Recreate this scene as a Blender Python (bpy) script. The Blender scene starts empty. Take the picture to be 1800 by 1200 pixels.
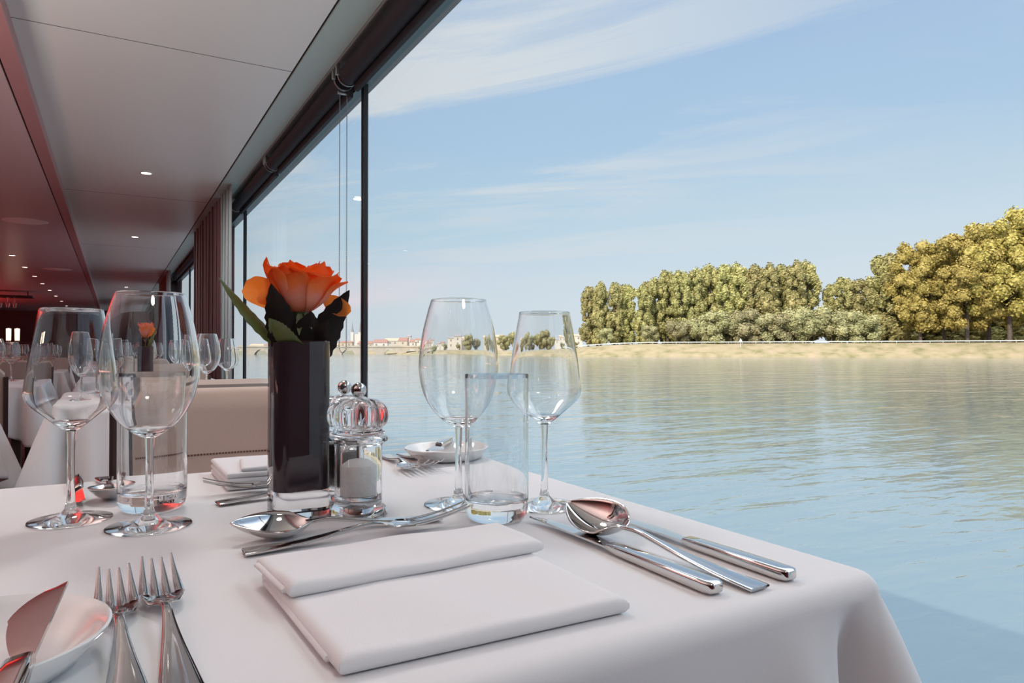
import bpy, bmesh, math, random
from mathutils import Vector, Matrix
PI = math.pi
ORD = ['first', 'second', 'third', 'fourth', 'fifth', 'sixth', 'seventh', 'eighth', 'ninth', 'tenth', 'eleventh', 'twelfth', 'thirteenth', 'fourteenth',
       'fifteenth', 'sixteenth', 'seventeenth', 'eighteenth', 'nineteenth', 'twentieth', 'twenty-first', 'twenty-second', 'twenty-third', 'twenty-fourth']
S = bpy.context.scene
C = S.collection
R = math.radians
sin, cos = math.sin, math.cos

# ---------------------------------------------------------------- camera, world, sun, exposure
F = 1218.0
YAW = math.atan(700.0 / F)
PITCH = math.atan(14.0 / F)
CZ = 0.92
cam_d = bpy.data.cameras.new('camera')
cam_d.sensor_width = 36.0
cam_d.lens = F / 1800.0 * 36.0
cam_d.clip_start = 0.02
cam_d.clip_end = 6000
cam = bpy.data.objects.new('camera', cam_d)
C.objects.link(cam)
cam.location = (0, 0, CZ)
cam.rotation_euler = (PI / 2 + PITCH, 0, -YAW)
S.camera = cam
FWD = Vector((sin(YAW) * cos(PITCH), cos(YAW) * cos(PITCH), sin(PITCH)))
RGT = Vector((cos(YAW), -sin(YAW), 0))
UPV = RGT.cross(FWD)

S.view_settings.view_transform = 'Standard'
S.view_settings.look = 'None'
S.view_settings.gamma = 1.0
S.view_settings.use_curve_mapping = False
S.view_settings.exposure = 0.0
cy = S.cycles
cy.use_denoising = True
try:
    cy.denoiser = 'OPENIMAGEDENOISE'
except Exception:
    pass
cy.max_bounces = 20
cy.transmission_bounces = 20
cy.transparent_max_bounces = 24
cy.diffuse_bounces = 4
cy.glossy_bounces = 8
cy.caustics_refractive = True
cy.caustics_reflective = True
cy.sample_clamp_indirect = 12.0
cy.blur_glossy = 0.3

SKY_HIGH = 4.2         # boost added to the unseen upper sky to light the interior
SUN_STRENGTH = 3.4
LAMP_POWER = 8.0
CLX, CLY = 5.3, 7.9

W = bpy.data.worlds.new('sky')
S.world = W
W.use_nodes = True
nt = W.node_tree
for n in list(nt.nodes):
    nt.nodes.remove(n)


def N(t, tp, **k):
    n = t.nodes.new(tp)
    for a, v in k.items():
        setattr(n, a, v)
    return n


def L(t, a, b):
    t.links.new(a, b)


def ramp(t, fac, stops, interp='LINEAR'):
    r = N(t, 'ShaderNodeValToRGB')
    r.color_ramp.interpolation = interp
    e = r.color_ramp.elements
    while len(e) < len(stops):
        e.new(0.5)
    for i, (p, c) in enumerate(stops):
        e[i].position = p
        e[i].color = (c[0], c[1], c[2], 1)
    L(t, fac, r.inputs[0])
    return r.outputs[0]


def math_n(t, op, a, b=None, c=None, clamp=False):
    m = N(t, 'ShaderNodeMath', operation=op, use_clamp=clamp)
    for i, v in enumerate((a, b, c)):
        if v is None:
            continue
        if isinstance(v, (int, float)):
            m.inputs[i].default_value = v
        else:
            L(t, v, m.inputs[i])
    return m.outputs[0]


def mixc(t, f, a, b, mode='MIX'):
    m = N(t, 'ShaderNodeMix', data_type='RGBA', blend_type=mode)
    for i, v in ((0, f), (6, a), (7, b)):
        if isinstance(v, (int, float)):
            m.inputs[i].default_value = v
        elif isinstance(v, tuple):
            m.inputs[i].default_value = (v[0], v[1], v[2], 1)
        else:
            L(t, v, m.inputs[i])
    return m.outputs[2]


tc = N(nt, 'ShaderNodeTexCoord')
sep = N(nt, 'ShaderNodeSeparateXYZ')
L(nt, tc.outputs['Generated'], sep.inputs[0])
zz = sep.outputs[2]
sky = ramp(nt, zz, [(0.0, (0.68, 0.77, 0.83)), (0.07, (0.64, 0.77, 0.86)), (0.16, (0.46, 0.69, 0.84)),
                    (0.28, (0.35, 0.58, 0.82)), (0.42, (0.31, 0.51, 0.79)), (1.0, (0.30, 0.45, 0.7))])
# paler haze low over the trees towards +X
hz = N(nt, 'ShaderNodeMapRange', interpolation_type='SMOOTHSTEP')
hz.inputs[1].default_value = 0.34
hz.inputs[2].default_value = 0.04
hz.inputs[3].default_value = 0.0
hz.inputs[4].default_value = 1.0
L(nt, zz, hz.inputs[0])
hx = N(nt, 'ShaderNodeMapRange', interpolation_type='SMOOTHSTEP')
hx.inputs[1].default_value = 0.35
hx.inputs[2].default_value = 0.95
hx.inputs[3].default_value = 0.0
hx.inputs[4].default_value = 0.75
L(nt, sep.outputs[0], hx.inputs[0])
sky = mixc(nt, math_n(nt, 'MULTIPLY', hz.outputs[0], hx.outputs[0]), sky, (0.72, 0.81, 0.90))
# cirrus: wind-stretched noise on a plane high above
den = math_n(nt, 'ADD', zz, 0.10)
cx = math_n(nt, 'DIVIDE', sep.outputs[0], den)
cyy = math_n(nt, 'DIVIDE', sep.outputs[1], den)
# wind direction: streaks run towards azimuth -40 degrees
WX, WY = sin(R(-40)), cos(R(-40))
al = math_n(nt, 'ADD', math_n(nt, 'MULTIPLY', cx, WX * 0.42), math_n(nt, 'MULTIPLY', cyy, WY * 0.42))
ac = math_n(nt, 'ADD', math_n(nt, 'MULTIPLY', cx, -WY * 1.5), math_n(nt, 'MULTIPLY', cyy, WX * 1.5))
cmb = N(nt, 'ShaderNodeCombineXYZ')
L(nt, al, cmb.inputs[0])
L(nt, ac, cmb.inputs[1])
mp = N(nt, 'ShaderNodeMapping')
mp.inputs['Location'].default_value = (CLX, CLY, 0)
L(nt, cmb.outputs[0], mp.inputs[0])
nz = N(nt, 'ShaderNodeTexNoise')
nz.inputs['Scale'].default_value = 1.25
nz.inputs['Detail'].default_value = 9
nz.inputs['Roughness'].default_value = 0.62
nz.inputs['Distortion'].default_value = 0.9
L(nt, mp.outputs[0], nz.inputs['Vector'])
cl = ramp(nt, nz.outputs[0], [(0.45, (0, 0, 0)), (0.60, (1, 1, 1))])
# clearer sky towards +X (the right of the view)
azr = math_n(nt, 'SUBTRACT', sep.outputs[1], sep.outputs[0])
azm = N(nt, 'ShaderNodeMapRange')
azm.inputs[1].default_value = -0.45
azm.inputs[2].default_value = 0.35
azm.inputs[3].default_value = 0.12
azm.inputs[4].default_value = 1.0
L(nt, azr, azm.inputs[0])
elv = N(nt, 'ShaderNodeMapRange')
elv.inputs[1].default_value = 0.05
elv.inputs[2].default_value = 0.34
elv.inputs[3].default_value = 0.30
elv.inputs[4].default_value = 0.92
L(nt, zz, elv.inputs[0])
clf = math_n(nt, 'MULTIPLY', math_n(nt, 'MULTIPLY', cl, azm.outputs[0]), elv.outputs[0])
skyc = mixc(nt, clf, sky, (0.72, 0.78, 0.82))
# sky above the camera view whitened and brightened, added as light for the room
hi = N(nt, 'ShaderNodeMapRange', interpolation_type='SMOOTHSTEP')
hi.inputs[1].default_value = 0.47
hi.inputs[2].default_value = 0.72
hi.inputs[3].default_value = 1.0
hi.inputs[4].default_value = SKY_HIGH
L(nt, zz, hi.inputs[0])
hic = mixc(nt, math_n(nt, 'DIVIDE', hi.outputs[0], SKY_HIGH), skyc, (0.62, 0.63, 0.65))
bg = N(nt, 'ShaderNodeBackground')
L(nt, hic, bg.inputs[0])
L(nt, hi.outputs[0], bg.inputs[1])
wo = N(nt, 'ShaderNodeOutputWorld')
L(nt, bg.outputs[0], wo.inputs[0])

sun_d = bpy.data.lights.new('sun', 'SUN')
sun_d.energy = SUN_STRENGTH
sun_d.angle = R(0.6)
sun_d.color = (1.0, 0.90, 0.72)
sun = bpy.data.objects.new('sun', sun_d)
C.objects.link(sun)
sun.rotation_euler = Vector((1.475, 0.62, -1.0)).to_track_quat('-Z', 'Y').to_euler()

# ---------------------------------------------------------------- helpers


def ray(px, py):
    return FWD * F + RGT * (px - 900) + UPV * (600 - py)


def tp(px, py, z=0.75):
    """where the line of sight of a pixel meets the horizontal level z"""
    r = ray(px, py)
    k = (z - CZ) / r.z
    return Vector((r.x * k, r.y * k, z))


def far(px, d, z=0.0):
    """ground position at distance d (along the view axis) in the direction of column px"""
    lat = (px - 900) / F * d
    return Vector((FWD.x * d + RGT.x * lat, FWD.y * d + RGT.y * lat, z))


def mat(name, col=(0.8, 0.8, 0.8), rough=0.5, metal=0.0, spec=0.5, noise=None, bump=None, coat=0.0,
        trans=0.0, ior=1.5, sheen=0.0, emit=None, es=0.0, sub=0.0):
    m = bpy.data.materials.new(name)
    m.use_nodes = True
    t = m.node_tree
    b = t.nodes['Principled BSDF']
    b.inputs['Base Color'].default_value = (col[0], col[1], col[2], 1)
    b.inputs['Roughness'].default_value = rough
    b.inputs['Metallic'].default_value = metal
    b.inputs['Specular IOR Level'].default_value = spec
    b.inputs['IOR'].default_value = ior
    b.inputs['Coat Weight'].default_value = coat
    b.inputs['Transmission Weight'].default_value = trans
    b.inputs['Sheen Weight'].default_value = sheen
    if emit:
        b.inputs['Emission Color'].default_value = (emit[0], emit[1], emit[2], 1)
        b.inputs['Emission Strength'].default_value = es
    co = N(t, 'ShaderNodeTexCoord')
    if noise:
        c2, sc, det = noise[:3]
        nn = N(t, 'ShaderNodeTexNoise')
        nn.inputs['Scale'].default_value = sc
        nn.inputs['Detail'].default_value = det
        mpn = N(t, 'ShaderNodeMapping')
        mpn.inputs['Scale'].default_value = noise[3] if len(noise) > 3 else (1, 1, 1)
        L(t, co.outputs['Object'], mpn.inputs[0])
        L(t, mpn.outputs[0], nn.inputs['Vector'])
        o = ramp(t, nn.outputs[0], [(0.35, col), (0.65, c2)])
        L(t, o, b.inputs['Base Color'])
    if bump:
        sc, st, dist = bump[:3]
        nn = N(t, 'ShaderNodeTexNoise')
        nn.inputs['Scale'].default_value = sc
        nn.inputs['Detail'].default_value = 4
        L(t, co.outputs['Object'], nn.inputs['Vector'])
        bp = N(t, 'ShaderNodeBump')
        bp.inputs['Strength'].default_value = st
        bp.inputs['Distance'].default_value = dist
        L(t, nn.outputs[0], bp.inputs['Height'])
        L(t, bp.outputs[0], b.inputs['Normal'])
    return m


def obj(name, bm, m, parent=None, smooth=True, loc=None, rot=None):
    me = bpy.data.meshes.new(name)
    bmesh.ops.recalc_face_normals(bm, faces=bm.faces[:])
    bm.to_mesh(me)
    bm.free()
    for mm in (m if isinstance(m, (list, tuple)) else [m]):
        me.materials.append(mm)
    if smooth:
        for p in me.polygons:
            p.use_smooth = True
        try:
            me.set_sharp_from_angle(angle=R(40))
        except Exception:
            pass
    o = bpy.data.objects.new(name, me)
    C.objects.link(o)
    if loc is not None:
        o.location = loc
    if rot is not None:
        o.rotation_euler = rot
    if parent:
        o.parent = parent
    return o


def tag(o, label, cat, group=None, kind=None):
    o['label'] = label
    o['category'] = cat
    if group:
        o['group'] = group
    if kind:
        o['kind'] = kind
    return o


def struct(o, label=None):
    o['kind'] = 'structure'
    if label:
        o['label'] = label
    return o


def thing(name, label, cat, loc=(0, 0, 0), rz=0.0, group=None):
    o = bpy.data.objects.new(name, None)
    o.empty_display_size = 0.05
    C.objects.link(o)
    o.location = loc
    o.rotation_euler = (0, 0, rz)
    return tag(o, label, cat, group)





def dup(o, loc=None, rz=None, label=None, group=None, parent=None, scale=None):
    c = o.copy()
    C.objects.link(c)
    c.parent = parent
    if loc is not None:
        c.location = loc
    if rz is not None:
        c.rotation_euler = (0, 0, rz)
    if scale is not None:
        c.scale = scale if hasattr(scale, '__len__') else (scale,) * 3
    if label:
        c['label'] = label
    if group:
        c['group'] = group
    elif parent is None and 'group' in c and group == '':
        del c['group']
    for ch in o.children:
        dup(ch, parent=c)
    return c


def box(bm, x0, x1, y0, y1, z0, z1, bev=0.0, seg=2):
    r = bmesh.ops.create_cube(bm, size=1.0)
    v = r['verts']
    bmesh.ops.scale(bm, vec=(x1 - x0, y1 - y0, z1 - z0), verts=v)
    bmesh.ops.translate(bm, vec=((x0 + x1) / 2, (y0 + y1) / 2, (z0 + z1) / 2), verts=v)
    if bev > 0:
        es = list({e for q in v for e in q.link_edges})
        bmesh.ops.bevel(bm, geom=es, offset=bev, segments=seg, profile=0.5, affect='EDGES')
    return v


def lathe(bm, prof, n=48, cx=0.0, cy_=0.0, rfun=None, closed=False):
    """revolve a list of (r, z); r=0 ends become poles"""
    rings = []
    for (r, z) in prof:
        if r <= 1e-6:
            rings.append([bm.verts.new((cx, cy_, z))])
        else:
            ring = []
            for i in range(n):
                a = 2 * PI * i / n
                rr = r * (rfun(a, z) if rfun else 1.0)
                ring.append(bm.verts.new((cx + rr * cos(a), cy_ + rr * sin(a), z)))
            rings.append(ring)
    prs = list(zip(rings, rings[1:]))
    if closed:
        prs.append((rings[-1], rings[0]))
    for a, b in prs:
        if len(a) == 1 and len(b) == 1:
            continue
        for i in range(n):
            j = (i + 1) % n
            try:
                if len(a) == 1:
                    bm.faces.new((a[0], b[i], b[j]))
                elif len(b) == 1:
                    bm.faces.new((a[i], a[j], b[0]))
                else:
                    bm.faces.new((a[i], a[j], b[j], b[i]))
            except ValueError:
                pass


def loft(bm, secs, cap=True):
    """secs: list of vertex-position lists of the same length, joined in order"""
    rings = [[bm.verts.new(p) for p in s] for s in secs]
    n = len(rings[0])
    for a, b in zip(rings, rings[1:]):
        for i in range(n):
            j = (i + 1) % n
            bm.faces.new((a[i], a[j], b[j], b[i]))
    if cap:
        bm.faces.new(rings[0][::-1])
        bm.faces.new(rings[-1])
    return rings


def sec_rr(y, z, hw, ht, x, p=3.0, n=16):
    """super-ellipse cross-section in the plane x=const"""
    out = []
    for i in range(n):
        a = 2 * PI * (i + 0.5) / n
        ca, sa = cos(a), sin(a)
        out.append((x, y + hw * math.copysign(abs(ca) ** (2 / p), ca), z + ht * math.copysign(abs(sa) ** (2 / p), sa)))
    return out


def tube(bm, pts, r, n=8, cap=True):
    pts = [Vector(p) for p in pts]
    secs = []
    up = Vector((0, 0, 1))
    for i, p in enumerate(pts):
        d = (pts[min(i + 1, len(pts) - 1)] - pts[max(i - 1, 0)]).normalized()
        u = up if abs(d.dot(up)) < 0.95 else Vector((1, 0, 0))
        a = d.cross(u).normalized()
        b = d.cross(a).normalized()
        rr = r[i] if hasattr(r, '__len__') else r
        secs.append([p + a * rr * cos(2 * PI * k / n) + b * rr * sin(2 * PI * k / n) for k in range(n)])
    loft(bm, secs, cap)


def smooth_curve(pts, sub=6):
    """Catmull-Rom through tuples of any dimension"""
    out = []
    P = [pts[0]] + list(pts) + [pts[-1]]
    for i in range(1, len(P) - 2):
        p0, p1, p2, p3 = P[i - 1], P[i], P[i + 1], P[i + 2]
        for k in range(sub):
            t = k / sub
            out.append(tuple(0.5 * ((2 * b) + (-a + c) * t + (2 * a - 5 * b + 4 * c - d) * t * t + (-a + 3 * b - 3 * c + d) * t ** 3)
                             for a, b, c, d in zip(p0, p1, p2, p3)))
    out.append(tuple(pts[-1]))
    return out


# ---------------------------------------------------------------- materials
M = {}
M['ceil'] = mat('ceiling_lacquer', (0.80, 0.775, 0.735), 0.34, spec=0.5)
M['ceil_left'] = mat('ceiling_lacquer_rose', (0.66, 0.50, 0.50), 0.30, spec=0.55)
M['band'] = mat('band_lacquer_red', (0.50, 0.24, 0.24), 0.35)
M['seam'] = mat('shadow_gap', (0.02, 0.02, 0.022), 0.8)
M['soffit'] = mat('soffit_grey', (0.42, 0.50, 0.46), 0.45)
M['soffit_dark'] = mat('soffit_dark', (0.24, 0.24, 0.235), 0.5)
M['blind'] = mat('blind_black', (0.015, 0.013, 0.018), 0.7, bump=(600, 0.2, 0.001))
M['frame'] = mat('frame_black', (0.012, 0.012, 0.014), 0.4)
M['frame_teal'] = mat('frame_teal', (0.10, 0.16, 0.17), 0.4)
M['metal_grey'] = mat('bracket_metal', (0.55, 0.55, 0.55), 0.35, metal=0.9)
M['wall_dark'] = mat('wall_maroon', (0.10, 0.03, 0.03), 0.4, noise=((0.05, 0.015, 0.018), 1.2, 3))
M['carpet'] = mat('carpet_maroon', (0.16, 0.05, 0.05), 0.95, noise=((0.10, 0.03, 0.035), 6, 4))
M['hull'] = mat('hull_white', (0.6, 0.6, 0.6), 0.5)
M['curtain'] = mat('curtain_maroon', (0.21, 0.11, 0.115), 0.9, sheen=0.2, noise=((0.17, 0.085, 0.09), 3, 2, (1, 1, 0.1)))
M['sheer'] = mat('curtain_pale', (0.72, 0.76, 0.75), 0.9)
_t = M['sheer'].node_tree
_tr = N(_t, 'ShaderNodeBsdfTranslucent')
_tr.inputs[0].default_value = (0.8, 0.85, 0.85, 1)
_mx = N(_t, 'ShaderNodeMixShader')
_mx.inputs[0].default_value = 0.5
L(_t, _t.nodes['Principled BSDF'].outputs[0], _mx.inputs[1])
L(_t, _tr.outputs[0], _mx.inputs[2])
L(_t, _mx.outputs[0], _t.nodes['Material Output'].inputs[0])
M['cloth'] = mat('white_linen', (0.745, 0.745, 0.755), 0.9, sheen=0.1, bump=(900, 0.12, 0.0005))
M['napkin'] = mat('napkin_linen', (0.78, 0.78, 0.79), 0.9, sheen=0.1, bump=(700, 0.15, 0.0006))
M['wood'] = mat('dark_wood', (0.035, 0.018, 0.018), 0.35, noise=((0.06, 0.03, 0.028), 14, 4, (1, 1, 0.1)))
M['leather'] = mat('beige_leather', (0.53, 0.38, 0.315), 0.45, noise=((0.49, 0.36, 0.295), 4, 3), bump=(260, 0.15, 0.001))
M['leather_grey'] = mat('greige_leather', (0.50, 0.40, 0.34), 0.5, noise=((0.45, 0.36, 0.31), 4, 3))
M['stitch'] = mat('stitch_brown', (0.16, 0.07, 0.055), 0.8)
M['steel'] = mat('polished_steel', (0.64, 0.62, 0.61), 0.06, metal=1.0)
M['china'] = mat('white_china', (0.78, 0.78, 0.77), 0.12, coat=0.4)
M['salt'] = mat('salt_grains', (0.97, 0.96, 0.95), 0.8, noise=((0.93, 0.91, 0.90), 400, 2), bump=(700, 0.7, 0.002))
_b = M['salt'].node_tree.nodes['Principled BSDF']
_b.inputs['Subsurface Weight'].default_value = 1.0
_b.inputs['Subsurface Radius'].default_value = (1.0, 0.9, 0.85)
_b.inputs['Subsurface Scale'].default_value = 0.012
M['pepper'] = mat('pepper_corns', (0.02, 0.015, 0.012), 0.6, noise=((0.06, 0.04, 0.03), 350, 2), bump=(400, 0.8, 0.002))
M['vase_dark'] = mat('vase_aubergine', (0.036, 0.015, 0.025), 0.5, spec=0.3)
M['lamp'] = mat('lamp_glow', (1, 1, 1), 0.5, emit=(1.0, 0.83, 0.68), es=7)
M['lamp_ring'] = mat('lamp_ring', (0.75, 0.72, 0.68), 0.4, metal=0.3)
M['disc'] = mat('speaker_disc', (0.85, 0.74, 0.70), 0.6)
M['red_led'] = mat('led_red', (0.5, 0.02, 0.02), 0.5, emit=(1.0, 0.05, 0.04), es=9)
M['shade'] = mat('lamp_shade', (0.8, 0.75, 0.65), 0.8, emit=(1.0, 0.72, 0.5), es=2.2)
M['stem'] = mat('rose_stem', (0.06, 0.09, 0.025), 0.5)


def glass_mat(name, col=(1, 1, 1), ior=1.5):
    m = bpy.data.materials.new(name)
    m.use_nodes = True
    t = m.node_tree
    t.nodes.remove(t.nodes['Principled BSDF'])
    g = N(t, 'ShaderNodeBsdfGlass')
    g.inputs['Color'].default_value = (col[0], col[1], col[2], 1)
    g.inputs['Roughness'].default_value = 0.0
    g.inputs['IOR'].default_value = ior
    L(t, g.outputs[0], t.nodes['Material Output'].inputs[0])
    return m


M['glass'] = glass_mat('clear_glass', (0.985, 0.99, 0.99), 1.5)
M['acrylic'] = glass_mat('clear_acrylic', (0.985, 0.985, 0.985), 1.47)


def pane_mat():
    m = bpy.data.materials.new('window_pane')
    m.use_nodes = True
    t = m.node_tree
    t.nodes.remove(t.nodes['Principled BSDF'])
    tr = N(t, 'ShaderNodeBsdfTransparent')
    tr.inputs[0].default_value = (0.985, 0.995, 0.995, 1)
    gl = N(t, 'ShaderNodeBsdfGlossy')
    gl.inputs['Roughness'].default_value = 0.0
    lw = N(t, 'ShaderNodeLayerWeight')
    lw.inputs[0].default_value = 0.5
    # Schlick curve: 1 % head-on (coated glass), rising at grazing angles
    fr = math_n(t, 'ADD', 0.010, math_n(t, 'MULTIPLY', math_n(t, 'POWER', lw.outputs['Facing'], 5.0), 0.5))
    mx = N(t, 'ShaderNodeMixShader')
    L(t, fr, mx.inputs[0])
    L(t, tr.outputs[0], mx.inputs[1])
    L(t, gl.outputs[0], mx.inputs[2])
    L(t, mx.outputs[0], t.nodes['Material Output'].inputs[0])
    return m


M['pane'] = pane_mat()


def leaf_mat(name, c1, c2, c3):
    m = bpy.data.materials.new(name)
    m.use_nodes = True
    t = m.node_tree
    b = t.nodes['Principled BSDF']
    b.inputs['Roughness'].default_value = 0.7
    b.inputs['Specular IOR Level'].default_value = 0.15
    geo = N(t, 'ShaderNodeNewGeometry')
    oi = N(t, 'ShaderNodeObjectInfo')
    co = N(t, 'ShaderNodeTexCoord')
    nn = N(t, 'ShaderNodeTexNoise')
    nn.inputs['Scale'].default_value = 0.22
    nn.inputs['Detail'].default_value = 3
    L(t, co.outputs['Object'], nn.inputs['Vector'])
    f = math_n(t, 'ADD', math_n(t, 'MULTIPLY', geo.outputs['Random Per Island'], 0.45),
               math_n(t, 'MULTIPLY', nn.outputs[0], 0.55))
    o = ramp(t, f, [(0.25, c1), (0.5, c2), (0.75, c3)])
    hs = N(t, 'ShaderNodeHueSaturation')
    L(t, math_n(t, 'ADD', 0.85, math_n(t, 'MULTIPLY', oi.outputs['Random'], 0.3)), hs.inputs['Value'])
    L(t, math_n(t, 'ADD', 0.485, math_n(t, 'MULTIPLY', oi.outputs['Random'], 0.03)), hs.inputs['Hue'])
    L(t, o, hs.inputs['Color'])
    L(t, hs.outputs[0], b.inputs['Base Color'])
    return m


M['leaf_poplar'] = leaf_mat('foliage_poplar', (0.22, 0.21, 0.085), (0.41, 0.38, 0.155), (0.58, 0.50, 0.22))
M['leaf_plane'] = leaf_mat('foliage_yellow', (0.24, 0.19, 0.05), (0.44, 0.36, 0.10), (0.60, 0.48, 0.16))
M['leaf_shrub'] = leaf_mat('foliage_shrub', (0.22, 0.22, 0.11), (0.38, 0.35, 0.18), (0.50, 0.45, 0.25))
M['bark'] = mat('bark', (0.10, 0.07, 0.06), 0.9, noise=((0.18, 0.14, 0.12), 2, 3))

# ---------------------------------------------------------------- ship shell (floor z=0, ceiling z~2.2)
ZC = CZ + 1.30        # ceiling over the window tables
ZL = CZ + 1.24        # lower ceiling to the left
YF, YB = 27.0, -2.6   # far and rear walls
XL = -7.0
XG = 1.0              # glass line

bm = bmesh.new()
box(bm, XL, 1.12, YB, YF, -0.12, 0.0)
struct(obj('floor', bm, M['carpet'], smooth=False))
bm = bmesh.new()
box(bm, -0.357, 0.715, YB, YF, ZC, ZC + 0.05)
ceil = struct(obj('ceiling', bm, M['ceil'], smooth=False))
bm = bmesh.new()
for y in (3.315, 6.66, 10.0, 13.3, -0.03):
    box(bm, -0.357, 0.715, y - 0.002, y + 0.002, ZC - 0.0006, ZC + 0.001)
obj('panel_seam', bm, M['seam'], ceil, smooth=False)
bm = bmesh.new()
box(bm, XL, -0.435, YB, YF, ZL, ZL + 0.11)
struct(obj('ceiling_left', bm, M['ceil_left'], smooth=False))
bm = bmesh.new()
box(bm, -0.425, -0.357, YB, YF, ZL - 0.004, ZC + 0.05)
tb = struct(obj('trim_1', bm, M['band'], smooth=False), 'lacquered red edge band between the two ceiling levels')
bm = bmesh.new()
box(bm, -0.435, -0.425, YB, YF, ZL + 0.01, ZC + 0.05)
obj('shadow_gap', bm, M['seam'], tb, smooth=False)
# soffit over the windows
bm = bmesh.new()
box(bm, 0.725, 0.86, YB, YF, ZC - 0.004, ZC + 0.05)
so = struct(obj('trim_2', bm, M['soffit'], smooth=False), 'grey green soffit strip between ceiling and blinds')
bm = bmesh.new()
box(bm, 0.715, 0.725, YB, YF, ZC + 0.006, ZC + 0.05)
obj('shadow_gap', bm, M['seam'], so, smooth=False)
bm = bmesh.new()
box(bm, 0.86, 1.12, YB, YF, ZC + 0.004, ZC + 0.05)
box(bm, 0.862, 0.868, YB, YF, ZC - 0.012, ZC + 0.01)
obj('blind_recess', bm, M['soffit_dark'], so, smooth=False)
# deck above and hull below: what shades the water beside the ship
bm = bmesh.new()
box(bm, XL - 0.3, 1.12, YB - 1, YF + 2, ZC + 0.055, 2.80)
struct(obj('ceiling_deck_slab', bm, M['hull'], smooth=False))
bm = bmesh.new()
box(bm, 1.04, 1.12, YB - 1, YF + 2, -3.2, 0.02)
struct(obj('wall_hull', bm, M['hull'], smooth=False))
bm = bmesh.new()
box(bm, XL - 0.1, XL, YB, YF, 0.0, ZL)
struct(obj('wall_left', bm, M['wall_dark'], smooth=False))
bm = bmesh.new()
box(bm, XL, 1.12, YB - 0.1, YB, 0.0, ZC + 0.05)
struct(obj('wall_rear', bm, mat('rear_wall_brown', (0.16, 0.045, 0.04), 0.5), smooth=False))
bm = bmesh.new()
box(bm, XL, 1.12, YF, YF + 0.1, 0.0, ZC + 0.05)
struct(obj('wall_far', bm, M['wall_dark'], smooth=False))

# windows: floor to ceiling panes between black mullions; solid piers at 6.6-8.5 etc.
mull = [-2.6, -0.27, 3.10, 6.47, 7.35, 8.55, 11.6, 13.5, 15.5, 18.5, 20.5, 23.5, 26.9]
piers = [(7.37, 8.52), (13.52, 15.48), (20.52, 23.48)]
nwin = 0
for a, b in zip(mull, mull[1:]):
    if any(abs(a + 0.02 - p[0]) < 0.06 for p in piers):
        bm = bmesh.new()
        box(bm, 0.97, 1.04, a + 0.02, b - 0.02, 0.0, ZC)
        nwin_p = struct(obj('wall_right', bm, M['wall_dark'], smooth=False))
        continue
    nwin += 1
    w = bpy.data.objects.new('window_%d' % nwin, None)
    C.objects.link(w)
    w.location = (XG, (a + b) / 2, 0)
    w['kind'] = 'structure'
    hl = (b - a) / 2
    bm = bmesh.new()
    box(bm, -0.001, 0.001, -hl, hl, 0.03, ZC - 0.05)
    # a single sheet: one surface of architectural glass
    bm.free()
    bm = bmesh.new()
    v = [bm.verts.new(p) for p in ((0, -hl, 0.03), (0, hl, 0.03), (0, hl, ZC - 0.05), (0, -hl, ZC - 0.05))]
    bm.faces.new(v)
    obj('pane', bm, M['pane'], w, smooth=False)
    bm = bmesh.new()
    box(bm, -0.008, 0.014, hl - 0.004, hl + 0.010, 0.0, ZC, 0.001)
    box(bm, -0.011, 0.014, hl + 0.0105, hl + 0.026, 0.0, ZC, 0.001)
    obj('mullion', bm, M['frame'], w, smooth=False)
    bm = bmesh.new()
    box(bm, -0.012, 0.03, -hl, hl, ZC - 0.075, ZC + 0.003)
    obj('head_frame', bm, M['frame_teal'], w, smooth=False)
    bm = bmesh.new()
    box(bm, -0.02, 0.03, -hl, hl, 0.0, 0.035)
    obj('sill_frame', bm, M['frame'], w, smooth=False)


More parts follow.
